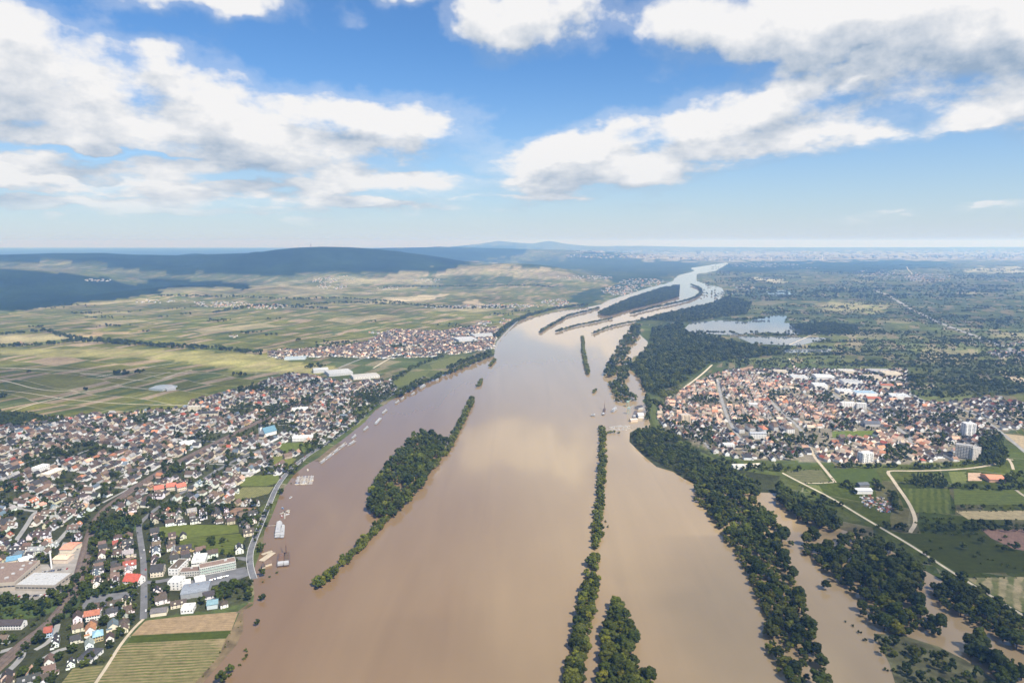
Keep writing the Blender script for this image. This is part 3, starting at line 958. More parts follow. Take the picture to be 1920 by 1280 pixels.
for i, (nm, m, w, pts) in enumerate(ROADS_W):
    z = 0.24 + 0.015 * (i % 8)
    if nm == 'dike_path':
        bank('dike', pts, 3.2, 9.5, 2.4, M['dike'])
        z = 2.5
    tag(ribbon(nm, pts, w, z, M[m]), kind='structure')
bank('dike', smooth([P(u, v) for u, v in [(1222, 756), (1222, 775), (1226, 795), (1240, 812), (1262, 822), (1300, 845), (1350, 868), (1420, 884), (1466, 888)]]), 4, 12, 2.6, M['dike'])
PALE_LINE = plain('road_paint', (0.75, 0.75, 0.73), 0.7, 0.1)
rr = [w for w in ROADS_W if w[0] == 'river_road'][0][3]
for off in (-4.2, 4.2):
    tag(ribbon('road_line', rr, 0.3, 0.42, PALE_LINE, None, off), kind='structure')
bank('railway_embankment', RAIL_W, 5.5, 9.0, 1.3, M['ballast'])
for off in (-3.0, -1.5, 1.5, 3.0):
    tag(ribbon('rail', RAIL_W, 0.22, 1.5, M['rail'], None, off), kind='structure')

# ---------------------------------------------------------------- named buildings
WHITE, CREAM, BEIGE, GREYW, PINK, OCHRE = (0.74, 0.72, 0.68), (0.66, 0.58, 0.45), (0.52, 0.44, 0.34), (0.42, 0.42, 0.41), (0.60, 0.43, 0.36), (0.50, 0.36, 0.18)
SLATE, BROWNR, REDR, ORANGE, BLUER, UMBER = (0.044, 0.042, 0.041), (0.074, 0.053, 0.041), (0.27, 0.075, 0.048), (0.38, 0.165, 0.09), (0.10, 0.19, 0.27), (0.135, 0.092, 0.066)
AVOID = []          # (x, y, radius) kept free of houses
UNIT_WINDOW = MB().box(-.5, .5, -.5, .5, -.5, .5, bottom=True).mesh('window', M['glass'])
UNIT_BALCONY = MB().box(-.5, .5, -.5, .5, -.5, .5, bottom=True).mesh('balcony', M['wall'])


def facade_windows(root, length, h, front_y, floors, n, ww, wh, side=None, width=0.0, balcony=None):
    fh = h / floors
    for f in range(floors):
        z = fh * (f + 0.55)
        for k in range(n):
            x = length * ((k + 0.5) / n - 0.5)
            inst('window', UNIT_WINDOW, root, (x, front_y - 0.03, z), 0, (ww, 0.2, wh))
            if balcony and k % 2 == 0 and f > 0:
                inst('balcony', UNIT_BALCONY, root, (x, front_y - 0.7, z - wh * 0.45), 0, (ww * 1.7, 1.4, 0.9), balcony)
        if side:
            m = max(1, int(width / 6))
            for k in range(m):
                y = front_y + width * (k + 0.5) / m
                inst('window', UNIT_WINDOW, root, (side * (length / 2 + 0.03), y, z), 0, (0.2, ww, wh))


def block(name, label, cat, a, b_, width, h, wall, roof, kind='flat', rise=4.0, floors=0, nwin=0, ww=1.6, wh=1.4, group=None, balcony=None, extra=None, side=True):
    """building whose front foot runs from photo pixel a to b_, going back by width"""
    (x0, y0), (x1, y1) = P(*a), P(*b_)
    L = math.hypot(x1 - x0, y1 - y0)
    ang = math.atan2(y1 - y0, x1 - x0)
    root = empty(name, ((x0 + x1) / 2, (y0 + y1) / 2, 0), ang)
    tag(root, label, cat, group)
    cx, cyy = (x0 + x1) / 2 - math.sin(ang) * width / 2, (y0 + y1) / 2 + math.cos(ang) * width / 2
    n = max(1, int(L / max(width, 8)))
    for k in range(n):
        t = ((k + .5) / n - .5) * L
        AVOID.append((cx + math.cos(ang) * t, cyy + math.sin(ang) * t, max(width, L / n) * 0.62 + 5))
    if kind == 'flat':
        o = MB().box(-L / 2, L / 2, 0, width, -.5, h).obj('wall', M['wall'], root)
        o.color = (*wall, 1)
        rf = MB().box(-L / 2 + .4, L / 2 - .4, .4, width - .4, h + .003, h + .12).obj('roof', M['roof'], root)
        rf.color = (*roof, 1)
        pr = MB()
        for q in ((-L / 2, L / 2, 0.0, .35), (-L / 2, L / 2, width - .35, width)):
            pr.box(q[0], q[1], q[2] - .02, q[3] + .02, h - .01, h + .6)
        for q in ((-L / 2, -L / 2 + .35), (L / 2 - .35, L / 2)):
            pr.box(q[0] - .02, q[1] + .02, .35, width - .35, h - .01, h + .6)
        pr = pr.obj('parapet', M['wall'], root)
        pr.color = (*wall, 1)
        rng = random.Random(int(L * 13 + width))
        for k in range(max(1, int(L * width / 300))):
            sx, sy = rng.uniform(1.5, 4), rng.uniform(1.5, 3)
            px, py = rng.uniform(-L / 2 + 4, L / 2 - 4) if L > 10 else 0, rng.uniform(3, max(4, width - 3))
            inst('roof_unit', UNIT_BALCONY, rf, (px, py, h + 0.9), 0, (sx, sy, 1.6), GREYW)
    else:
        mb, mr = MB(), MB()
        if kind == 'gable':         # ridge along the front
            mb.gable_wall(width, L, h, rise)
            mr.gable_roof(width, L, h, rise, 0.6)
        elif kind == 'hip':
            mb.box(-width / 2, width / 2, -L / 2, L / 2, -.5, h)
            mr.hip_roof(width, L, h, rise, 0.6)
        elif kind == 'barrel':
            mb.gable_wall(width, L, h, rise * .8)
            nseg = 8
            for k in range(nseg):
                t0, t1 = math.pi * k / nseg, math.pi * (k + 1) / nseg
                xa, xb = -math.cos(t0) * (width / 2 + .4), -math.cos(t1) * (width / 2 + .4)
                za, zb = h + math.sin(t0) * rise, h + math.sin(t1) * rise
                mr.add([(xa, -L / 2 - .3, za), (xb, -L / 2 - .3, zb), (xb, L / 2 + .3, zb), (xa, L / 2 + .3, za)], [(0, 1, 2, 3)[::-1]])
                mr.add([(0, -L / 2 - .3, h), (xa, -L / 2 - .3, za), (xb, -L / 2 - .3, zb)], [(0, 2, 1)])
        for mm, nm, c, mat in ((mb, 'wall', wall, 'wall'), (mr, 'roof', roof, 'roof')):
            mm.v = [(y, -x + width / 2, z) for x, y, z in mm.v]     # ridge now along the front
            mm.f = [tuple(f) for f in mm.f]
            o = mm.obj(nm, M[mat], root)
            o.color = (*c, 1)
            if nm == 'roof':
                inst('chimney', UNIT_CHIMNEY, o, (L * 0.22, width / 2 + 0.8, h + rise * 0.9))
    if floors:
        facade_windows(root, L, h, 0.0, floors, nwin, ww, wh, (-1 if x0 + x1 > 0 else 1) if side else None, width, balcony)
    if extra:
        extra(root, L, width, h)
    return root


UNIT_CHIMNEY = MB().box(-.35, .35, -.35, .35, -.6, 1.3).mesh('chimney', M['chimney'])


def stack(x, y, z, hh):
    def f(root, L, w, h):
        o = MB().cyl(x, y, 1.1, .9, z, z + hh, 10).obj('smokestack', M['wall'], root)
        o.color = (*WHITE, 1)
    return f


def green_bands(root, L, w, h):
    for z in (h * .36, h * .70):
        o = MB().box(-L / 2 + 1, L / 2 - 1, -0.05, .1, z - .45, z + .25, bottom=True).obj('green_band', M['paint'], root)
        o.color = (0.16, 0.34, 0.25, 1)


def church(root, L, w, h):
    o = MB().box(-3, 3, 0, 6, 0, 20).obj('tower', M['wall'], root)
    o.location = (-L / 2 + 3, w + 0.5, 0)
    o.color = (*WHITE, 1)
    t = MB().add([(-3.3, -.3, 20), (3.3, -.3, 20), (3.3, 6.3, 20), (-3.3, 6.3, 20), (0, 3, 30)], [(0, 1, 4), (1, 2, 4), (2, 3, 4), (3, 0, 4), (3, 2, 1, 0)]).obj('spire', M['roof'], o)
    t.color = (*SLATE, 1)


block('factory_hall', 'huge factory hall with flat brown roof and slim white smokestack by the railway', 'factory', (-60, 1112), (29, 1106), 62, 11, (0.42, 0.36, 0.29), (0.20, 0.145, 0.115), floors=1, nwin=12, ww=4, wh=1.6, extra=stack(44, 58, 0, 26))
block('factory_hall', 'wide factory hall with pale silver roof beside the brown-roofed factory', 'factory', (30, 1107), (103, 1108), 34, 8, (0.36, 0.32, 0.27), (0.38, 0.38, 0.375), floors=1, nwin=10, ww=4, wh=1.4)
block('market_hall', 'hall with bright salmon pitched roof beside the railway curve', 'hall', (112, 1037), (135, 1037), 24, 6, CREAM, (0.62, 0.26, 0.17), 'gable', 2.0)
block('market_hall', 'low hall with pale peach roof below the salmon-roofed hall', 'hall', (99, 1056), (126, 1056), 16, 6, (0.6, 0.5, 0.4), (0.66, 0.47, 0.33), 'gable', 1.4)
block('apartment_house', 'large white house under a broad bright red tiled roof by the village street', 'house', (231, 1098), (258, 1100), 16, 7, WHITE, (0.40, 0.085, 0.055), 'gable', 7, 2, 6)
block('white_cube_building', 'tall white box building with flat pale roof amid the workshops', 'building', (315, 1106), (337, 1106), 17, 11, WHITE, (0.60, 0.62, 0.66), floors=3, nwin=3)
block('office_building', 'long office block with green window bands and brown roof near the river road', 'office', (375, 1080), (443, 1066), 15, 11, (0.55, 0.55, 0.50), (0.21, 0.145, 0.115), floors=3, nwin=18, ww=1.8, wh=1.2, extra=green_bands)
block('office_wing', 'low brown-roofed wing joined to the green-banded office block', 'office', (337, 1082), (374, 1079), 14, 7, (0.48, 0.46, 0.42), (0.17, 0.115, 0.09), floors=2, nwin=8)
block('white_hall', 'white hall with flat white roof behind the green-banded office block', 'hall', (359, 1063), (385, 1060), 24, 8, WHITE, (0.46, 0.46, 0.46), floors=1, nwin=5, ww=3)
block('brown_top_building', 'white building with a dark mossy roof between street and office block', 'building', (316, 1078), (334, 1078), 30, 9, WHITE, (0.10, 0.075, 0.05), floors=2, nwin=3)
block('supermarket', 'low white flat supermarket in front of the long office block', 'shop', (366, 1094), (386, 1089), 10, 5, WHITE, (0.66, 0.66, 0.66))
block('supermarket', 'narrow white shed along the yard near the workshops', 'shed', (337, 1100), (358, 1096), 8, 5, WHITE, (0.64, 0.64, 0.64))
for i, (a, b_, c) in enumerate([((339, 1124), (357, 1122), 'first'), ((357, 1121), (374, 1119), 'middle'), ((374, 1118), (391, 1116), 'last')]):
    block('workshop', 'grey workshop with curved roof, %s of three joined by the tan field' % c, 'workshop', a, b_, 26, 7, (0.30, 0.31, 0.32), (0.20, 0.22, 0.25), 'barrel', 3.5)
block('workshop', 'white garage with flat roof at the edge of the tan field', 'garage', (339, 1151), (362, 1149), 14, 6, WHITE, (0.60, 0.60, 0.60), floors=1, nwin=4)
block('workshop', 'grey-roofed low workshop facing the tan ploughed field', 'workshop', (282, 1157), (312, 1153), 12, 5, CREAM, (0.13, 0.12, 0.12), 'gable', 2.5)
block('workshop', 'teal-roofed workshop next to the grove above the tan field', 'workshop', (388, 1143), (408, 1140), 14, 6, (0.5, 0.55, 0.55), (0.17, 0.27, 0.30), 'gable', 2.5)
block('apartment_house', 'arched-gable cream house with dark roof beside the village street', 'house', (282, 1083), (306, 1080), 20, 8, CREAM, SLATE, 'gable', 6, 2, 4)
block('bungalow', 'black-roofed angular bungalow beside the striped vineyard', 'house', (145, 1242), (172, 1243), 20, 5, WHITE, (0.055, 0.055, 0.06), 'hip', 3.5, 1, 4)
block('villa', 'ochre villa with pale blue roof near the field path', 'house', (175, 1205), (194, 1200), 13, 7, (0.46, 0.38, 0.22), (0.25, 0.42, 0.52), 'hip', 4.5, 2, 4)
block('row_house', 'white row house with rusty red roof between railway and field', 'house', (158, 1166), (187, 1161), 11, 7, WHITE, (0.33, 0.12, 0.07), 'gable', 4, 2, 6)
block('blue_house', 'pale blue house with red roof hard beside the railway', 'house', (83, 1196), (98, 1193), 9, 6.5, (0.42, 0.54, 0.66), REDR, 'gable', 4.5, 2, 3)
block('row_house', 'row of white terrace houses with black roof at the edge of the allotment trees', 'house', (-20, 1181), (40, 1180), 11, 6, WHITE, (0.06, 0.05, 0.05), 'gable', 4, 2, 12)
block('blue_roof_house', 'house with blue metal roof near the factory', 'house', (12, 1060), (40, 1055), 18, 6, CREAM, (0.13, 0.26, 0.36), 'gable', 3, 1, 5)
block('shed', 'white-roofed shed behind the factory', 'shed', (38, 1060), (62, 1053), 14, 6, WHITE, (0.75, 0.76, 0.76), 'gable', 1.8)
block('church', 'white church with steep blue-green roof and short tower in the river town', 'church', (497, 819), (519, 813), 17, 9, WHITE, (0.10, 0.20, 0.26), 'gable', 11, extra=church)
block('school', 'long white school with flat roof below the church', 'school', (548, 828), (586, 826), 22, 8, WHITE, (0.60, 0.59, 0.56), floors=2, nwin=14)
block('school', 'low white flat building beside the railway trees', 'building', (547, 772), (578, 770), 18, 7, WHITE, (0.62, 0.61, 0.58))
block('warehouse', 'big white warehouse with domed white roof above the river town', 'warehouse', (588, 700), (616, 698), 36, 11, (.5, .5, .49), (0.44, 0.44, 0.43), 'barrel', 4)
block('warehouse', 'largest white flat warehouse in the row above the river town', 'warehouse', (617, 706), (662, 702), 70, 9, (.5, .5, .49), (0.40, 0.40, 0.39), floors=1, nwin=12, ww=3)
block('warehouse', 'grey-white warehouse with sawtooth edge above the river town', 'warehouse', (663, 712), (712, 708), 50, 8, (0.6, 0.57, 0.52), (0.38, 0.36, 0.33), floors=1, nwin=10, ww=3)
block('greenhouse', 'long glazed greenhouse standing alone in the vineyards', 'greenhouse', (279, 731), (305, 733), 60, 5, (0.55, 0.58, 0.58), (0.34, 0.37, 0.37), 'gable', 3)
block('greenhouse', 'narrow white greenhouse beside the larger greenhouse in the vineyards', 'greenhouse', (313, 733), (330, 731), 70, 5, (.45, .45, .44), (0.42, 0.42, 0.41), 'gable', 3)
block('apartment_block', 'cream apartment slab on the upper edge of the river town', 'apartments', (352, 771), (374, 770), 14, 12, CREAM, (0.4, 0.38, 0.35), floors=4, nwin=8)
block('apartment_block', 'long dark-roofed apartment slab among trees in the river town', 'apartments', (378, 781), (408, 780), 13, 9, CREAM, SLATE, 'gable', 4, 3, 10)
block('long_shop', 'long cream building with flat white roof in the crowded river town', 'building', (92, 898), (122, 886), 18, 9, CREAM, (0.64, 0.61, 0.55), floors=2, nwin=10)
block('long_shop', 'white stepped building beside the long cream building in town', 'building', (72, 888), (94, 880), 16, 11, WHITE, (0.6, 0.6, 0.58), floors=3, nwin=6)
block('long_shop', 'flat pale hall along the railway in town', 'hall', (340, 838), (368, 833), 20, 6, WHITE, (0.62, 0.62, 0.62))
block('boat_house', 'grey stone boathouse on the green lawn by the river road', 'building', (534, 861), (548, 858), 9, 6, (0.35, 0.28, 0.22), UMBER, 'gable', 5)
for a, b_, w, t in [((290, 926), (308, 923), 14, 'first'), ((312, 921), (330, 919), 14, 'second'), ((333, 922), (350, 918), 14, 'third')]:
    block('terrace', '%s of three terraces with bright red roofs beside the dark sheds' % t, 'house', a, b_, w, 8, CREAM, (0.42, 0.13, 0.085), 'gable', 5, 2, 5)
block('warehouse', 'white market halls at the tip of the second village', 'warehouse', (860, 641), (895, 639), 90, 9, (.5, .5, .5), (0.4, 0.4, 0.4))
block('warehouse', 'long white hall behind the market halls of the second village', 'warehouse', (890, 633), (930, 631), 70, 9, (.5, .5, .5), (0.36, 0.36, 0.35))
block('warehouse', 'blue-grey shed row where the second village begins', 'warehouse', (533, 675), (572, 674), 40, 7, (0.5, 0.55, 0.58), (0.30, 0.35, 0.38))
# far bank
block('tower_block', 'beige eight-storey tower block near the dike', 'apartments', (1277, 797), (1295, 796), 18, 25, (0.62, 0.50, 0.36), (0.4, 0.35, 0.3), floors=8, nwin=5, ww=2.2, wh=1.5, balcony=(0.66, 0.55, 0.42))
block('tower_block', 'white tower block with balconies beside the dark wood', 'apartments', (1809, 818), (1829, 818), 17, 30, WHITE, (0.5, 0.5, 0.5), floors=9, nwin=5, ww=2.4, wh=1.5, balcony=(0.78, 0.77, 0.75))
block('tower_block', 'widest grey high-rise with many balconies at the corner of the village', 'apartments', (1791, 858), (1822, 862), 15, 29, (0.50, 0.47, 0.44), (0.3, 0.29, 0.28), floors=9, nwin=12, ww=2.0, wh=1.4, balcony=(0.62, 0.58, 0.54))
block('tower_block', 'stepped grey high-rise wing beside the widest high-rise', 'apartments', (1823, 863), (1838, 860), 15, 25, (0.50, 0.46, 0.42), (0.3, 0.29, 0.28), floors=8, nwin=5, ww=2.0, wh=1.4)
block('tower_block', 'white six-storey block by the village edge trees', 'apartments', (1617, 868), (1637, 866), 15, 20, WHITE, (0.5, 0.49, 0.47), floors=6, nwin=5, ww=2.4, wh=1.4, balcony=(0.7, 0.69, 0.66))
block('apartment_block', 'long white slab block beside the industrial yards', 'apartments', (1578, 766), (1604, 766), 14, 16, WHITE, (0.55, 0.53, 0.5), floors=5, nwin=8)
block('apartment_block', 'short white slab block next to the long slab block', 'apartments', (1606, 767), (1625, 768), 14, 16, WHITE, (0.55, 0.53, 0.5), floors=5, nwin=6)
block('apartment_block', 'white slab block with grey roof on the street corner under the village', 'apartments', (1407, 823), (1437, 823), 13, 13, WHITE, (0.30, 0.31, 0.33), 'gable', 3, 4, 10)
for (a, b_, rc, t) in [((1386, 812), (1396, 812), UMBER, 'with brown roof, beside the main street'), ((1406, 810), (1416, 810), UMBER, 'with brown roof, above the grey-roofed slab'), ((1430, 813), (1441, 813), (0.44, 0.17, 0.10), 'with salmon roof'),
                      ((1451, 808), (1459, 808), UMBER, 'with brown roof, behind the salmon-roofed one'), ((1475, 812), (1490, 812), UMBER, 'with long brown roof by the sports pitch')]:
    block('apartment_block', 'white apartment block gable-on ' + t, 'apartments', a, b_, 34, 11, WHITE, rc, 'hip', 5, 4, 4)
block('apartment_block', 'white cubic block in the terracotta quarter', 'apartments', (1404, 765), (1420, 766), 16, 12, WHITE, (0.7, 0.7, 0.7), floors=4, nwin=6)
block('apartment_block', 'white flat-roofed terrace stepping down among gardens by the dike', 'apartments', (1358, 842), (1378, 842), 16, 10, WHITE, (0.62, 0.6, 0.57), floors=3, nwin=6)
block('school', 'dark-roofed sports hall above the sports pitch', 'hall', (1622, 800), (1650, 800), 24, 8, (0.4, 0.38, 0.36), (0.09, 0.095, 0.11), 'gable', 4)
block('riding_hall', 'riding hall with wide brick-red roof among the meadows', 'hall', (1855, 904), (1886, 905), 30, 6, (0.5, 0.3, 0.2), (0.55, 0.22, 0.13), 'gable', 4)
block('white_barn', 'bright white barn at the scrap yard in the meadows', 'barn', (1606, 926), (1636, 926), 16, 6, WHITE, (0.5, 0.51, 0.52), 'gable', 2.5)
block('barn', 'dark barn behind the white barn in the meadows', 'barn', (1612, 914), (1630, 913), 12, 5, (0.2, 0.19, 0.18), (0.10, 0.11, 0.12), 'gable', 3)
block('clubhouse', 'pale clubhouse with long terraces by the village edge dike', 'building', (1375, 880), (1398, 880), 12, 7, WHITE, (0.66, 0.62, 0.56))
block('pavilion', 'long low cream pavilion beside the clubhouse by the dike', 'building', (1400, 877), (1430, 875), 12, 4, CREAM, (0.62, 0.56, 0.46))
rngi = random.Random(5)
IND = [(1548, 712, 34, 30, 'gable', WHITE), (1590, 700, 30, 20, 'flat', CREAM), (1540, 728, 26, 24, 'flat', WHITE), (1600, 722, 34, 26, 'flat', WHITE), (1640, 712, 30, 24, 'flat', CREAM), (1676, 706, 34, 30, 'flat', CREAM),
       (1588, 738, 30, 22, 'flat', WHITE), (1626, 742, 40, 20, 'flat', WHITE), (1664, 728, 24, 14, 'gable', CREAM), (1690, 748, 36, 20, 'flat', WHITE), (1500, 712, 30, 22, 'flat', WHITE), (1640, 752, 26, 16, 'gable', CREAM),
       (1464, 700, 26, 16, 'flat', CREAM), (1655, 700, 40, 26, 'flat', GREYW)]
ICOL = [(0.490, 0.490, 0.490), (0.422, 0.408, 0.381), (0.476, 0.483, 0.490), (0.340, 0.340, 0.340), (0.374, 0.313, 0.245), (0.449, 0.381, 0.286), (0.462, 0.469, 0.476), (0.245, 0.340, 0.422), (0.326, 0.116, 0.061), (0.435, 0.449, 0.462), (0.408, 0.408, 0.408), (0.326, 0.102, 0.054), (0.422, 0.374, 0.306), (0.306, 0.292, 0.286)]
INAME = ['silver white', 'dull cream', 'bright white', 'mid grey', 'tan', 'sandy', 'pale grey', 'sky blue', 'brick red', 'ice grey', 'plain grey', 'deep red', 'ivory', 'dark grey']
for (u, v, lu, w, kd, wc), rc, nm in zip(IND, ICOL, INAME):
    block('industrial_hall', 'industrial hall with %s roof in the yards above the village' % nm, 'hall', (u - lu * .5, v), (u + lu * .5, v + 1), w * 2.0, rngi.uniform(7, 10), wc, rc, kd, 2.5, group='industrial halls')

# ---------------------------------------------------------------- ordinary houses
def house_variants():
    out = []
    for (w, l, h, rise, hip, dorm) in [(9.5, 11.5, 5.4, 4.6, 0, 0), (8.6, 10.2, 5.0, 4.4, 0, 1), (10.5, 15.0, 5.8, 4.8, 0, 1), (9.0, 13.0, 6.2, 4.2, 0, 0), (10.5, 11.5, 5.6, 3.8, 1, 0), (8.2, 20.0, 5.6, 4.2, 0, 1), (11, 13, 3.4, 4.2, 0, 0)]:
        wall = MB()
        roof = MB()
        if hip:
            wall.box(-w / 2, w / 2, -l / 2, l / 2, -.6, h)
            roof.hip_roof(w, l, h, rise, .55)
        else:
            wall.gable_wall(w, l, h, rise)
            roof.gable_roof(w, l, h, rise, .55)
        # low annex or porch at one end
        wall.box(w * .1, w * .62, l / 2 - .2, l / 2 + 3.2, -.5, 2.8)
        roof.box(w * .1 - .2, w * .62 + .2, l / 2 - .1, l / 2 + 3.4, 2.805, 3.05)
        wins = []
        for f in range(2 if h > 4 else 1):
            z = 1.5 + 2.7 * f
            for sy in (-1, 1):
                for x in (-w * .25, w * .25):
                    wins.append(((x, sy * (l / 2 + .02), z), (1.3, .12, 1.4)))
            for sx in (-1, 1):
                for k in range(max(2, int(l / 4.5))):
                    y = l * ((k + .5) / max(2, int(l / 4.5)) - .5)
                    wins.append(((sx * (w / 2 + .02), y, z), (.12, 1.3, 1.4)))
        dms = []
        if dorm:
            dms = [(sx * w * .30, y, h + rise * .25) for sx in (-1, 1) for y in ((0,) if l < 14 else (-l * .22, l * .22))]
        out.append(dict(w=w, l=l, h=h, rise=rise, hip=hip, wall=wall, roof=roof, wins=wins, dms=dms,
                        wall_me=wall.mesh('wall', M['wall']), roof_me=roof.mesh('roof', M['roof'])))
    return out


HV = house_variants()
DORMER = MB().box(-1.3, 1.3, -1.2, 1.2, -.6, 1.25).mesh('dormer', M['wall'])
HOUSES = []          # x, y, z, rot, scale, variant, wall name, roof name, zone
WALLS = {'white': WHITE, 'cream': CREAM, 'beige': BEIGE, 'grey': GREYW, 'pink': PINK, 'ochre': OCHRE, 'snow-white': (0.82, 0.81, 0.79)}
ROOFS = {'charcoal': SLATE, 'dark brown': BROWNR, 'red': REDR, 'orange': ORANGE, 'blue-grey': (0.12, 0.15, 0.18), 'weathered brown': UMBER, 'salmon': (0.45, 0.275, 0.19), 'sandy': (0.40, 0.33, 0.25), 'pale grey': (0.27, 0.26, 0.25)}
HOUSE_GRID = {}


def free_spot(x, y, r):
    gx, gy = int(x // 20), int(y // 20)
    for i in (-1, 0, 1):
        for j in (-1, 0, 1):
            for (a, c, q) in HOUSE_GRID.get((gx + i, gy + j), ()):
                if (a - x) ** 2 + (c - y) ** 2 < (q + r) ** 2:
                    return False
    return True


ROAD_AVOID = [(w, pts) for _, _, w, pts in ROADS_W if pts[0][1] < 6000]
FIELD_W = [wpoly(p) for _, _, _, _, p, _ in FIELDS] + [wpoly(p) for p in (
    [(0, 1122), (0, 1062), (60, 1058), (140, 1056), (146, 1062), (138, 1085), (118, 1108), (60, 1125)], [(100, 1060), (118, 1016), (160, 1018), (150, 1055)],
    [(340, 1100), (372, 1080), (460, 1062), (468, 1078), (430, 1092), (380, 1100)], [(150, 1140), (165, 1118), (250, 1107), (262, 1112), (240, 1125), (180, 1142)],
    [(-60, 1118), (60, 1122), (104, 1108), (140, 1090), (140, 1095), (100, 1145), (30, 1168), (-60, 1165)], [(170, 990), (215, 965), (262, 985), (205, 1020), (168, 1030)],
    [(395, 1128), (410, 1100), (440, 1088), (474, 1090), (472, 1128)], [(150, 1108), (230, 1098), (255, 1108), (210, 1112), (150, 1130), (120, 1150), (118, 1140)],
    [(0, 925), (50, 925), (40, 940), (0, 942)], [(30, 960), (70, 960), (60, 985), (20, 985)], [(300, 872), (340, 870), (345, 885), (305, 890)], [(1545, 800), (1560, 805), (1562, 830), (1480, 838), (1440, 828)],
    [(1660, 838), (1700, 838), (1720, 858), (1655, 862)], [(1380, 724), (1395, 724), (1395, 735), (1380, 735)])]


def green_clump(x, y):
    """where gardens crowd together instead of houses"""
    return float(rumple(x * 7, y * 7))


def fill_town(poly, dirs, density, gaps, wall_w, roof_w, zone, jitter=3.0):
    w = wpoly(poly)
    xs, ys = [p[0] for p in w], [p[1] for p in w]
    cx, cyy = sum(xs) / len(xs), sum(ys) / len(ys)
    rad = max(math.dist((cx, cyy), p) for p in w)
    cand = []
    for ang, sub in dirs:
        subw = wpoly(sub) if sub else None
        ca, sa = math.cos(ang), math.sin(ang)
        r = -rad
        k = 0
        while r < rad:
            t = -rad + R.uniform(0, 10)
            while t < rad:
                lw = gaps[0] * R.uniform(.85, 1.3)
                x, y = cx + ca * t - sa * r, cyy + sa * t + ca * r
                cand.append((x + R.uniform(-1.5, 1.5), y + R.uniform(-jitter, jitter), ang, subw))
                t += lw
            r += gaps[1] if k % 2 else gaps[2]
            k += 1
    A = np.array([(c[0], c[1]) for c in cand])
    ok = in_poly(A[:, 0], A[:, 1], w)
    for fw in FIELD_W:
        ok &= ~in_poly(A[:, 0], A[:, 1], fw)
    for rw, pts in ROAD_AVOID:
        ok &= seg_dist(A[:, 0], A[:, 1], pts) > rw / 2 + 6.0
    ok &= seg_dist(A[:, 0], A[:, 1], RAIL_W) > 15
    for (ax, ay, ar) in AVOID:
        ok &= np.hypot(A[:, 0] - ax, A[:, 1] - ay) > ar
    for i in np.nonzero(ok)[0]:
        x, y, ang, subw = cand[i]
        if subw is not None and not in_poly(x, y, subw):
            continue
        if R.random() > density or green_clump(x, y) > (1.0 if zone == 'near' else .66) or not free_spot(x, y, 5.6):
            continue
        HOUSE_GRID.setdefault((int(x // 20), int(y // 20)), []).append((x, y, 5.6))
        vi = R.choices(range(7), (5, 5, 3, 4, 2, 2, 1.5))[0]
        rot = ang + math.pi / 2 + (math.pi / 2 if R.random() < (.45 if zone == 'near' else .22) else 0) + R.gauss(0, .04) + (math.pi if R.random() < .5 else 0)
        HOUSES.append([x, y, 0.0, rot, R.uniform(.82, 1.08), vi, R.choices(list(wall_w), list(wall_w.values()))[0], R.choices(list(roof_w), list(roof_w.values()))[0], zone])


def wdir(a, b_):
    (x0, y0), (x1, y1) = P(*a), P(*b_)
    return math.atan2(y1 - y0, x1 - x0)


WL = {'white': 6, 'snow-white': 4, 'cream': 4, 'beige': 1.2, 'grey': 1, 'pink': .5, 'ochre': .3}
RL = {'pale grey': 1.2, 'charcoal': 5, 'dark brown': 4.5, 'weathered brown': 5.0, 'red': .3, 'orange': .35, 'blue-grey': .5, 'salmon': .4}
WR = {'white': 5, 'snow-white': 5, 'cream': 4, 'beige': 1.5, 'pink': 1.2, 'ochre': .4}
RRc = {'salmon': 5, 'orange': 1.0, 'red': .4, 'weathered brown': 2, 'sandy': 4, 'dark brown': 1.0, 'charcoal': .4}
RRd = {'charcoal': 4, 'dark brown': 4, 'weathered brown': 3.5, 'red': .4, 'orange': .6, 'salmon': 1.0}
rail_dir = wdir((255, 912), (480, 793))
rail_dir2 = wdir((27, 1221), (140, 1108))
# old parts packed tightly along the railway, looser estates elsewhere
fill_town(TOWN_L, [(rail_dir2, [(-100, 960), (175, 960), (160, 1040), (120, 1140), (27, 1221), (-100, 1310)]),
                   (wdir((269, 1048), (270, 1134)), [(175, 960), (500, 960), (500, 1160), (255, 1165), (140, 1290), (-100, 1310), (27, 1221), (120, 1140), (160, 1040)])],
          .90, (13.0, 14.5, 21), WL, RL, 'near')
fill_town(TOWN_L, [(rail_dir, [(-100, 700), (760, 700), (760, 960), (-100, 960)])], .84, (12.2, 13.5, 19.5), WL, RL, 'town')
fill_town(TOWN_M, [(wdir((640, 665), (720, 650)), None)], .97, (11.0, 12.5, 17), {'white': 5, 'snow-white': 3, 'cream': 4, 'beige': 2, 'ochre': .5}, {'weathered brown': 5, 'salmon': .6, 'sandy': 2, 'orange': .25, 'dark brown': 3, 'charcoal': 2.5}, 'second')
core = [(1228, 780), (1250, 745), (1290, 720), (1350, 698), (1420, 706), (1560, 742), (1580, 800), (1545, 812), (1440, 800), (1350, 800), (1300, 790)]
fill_town(TOWN_R, [(wdir((1350, 735), (1366, 788)), core)], .88, (11.8, 12.8, 18), WR, RRc, 'core')
fill_town(TOWN_R, [(wdir((1640, 800), (1740, 830)), [(1640, 796), (1700, 800), (1745, 830), (1730, 862), (1560, 868), (1520, 868), (1520, 845), (1600, 838)])], .95, (12, 13, 18), WR, RRc, 'core')
fill_town(TOWN_R, [(wdir((1610, 765), (1700, 812)), None)], .82, (12.5, 14.5, 21), {'white': 5, 'snow-white': 5, 'cream': 2, 'beige': .6}, RRd, 'estate')
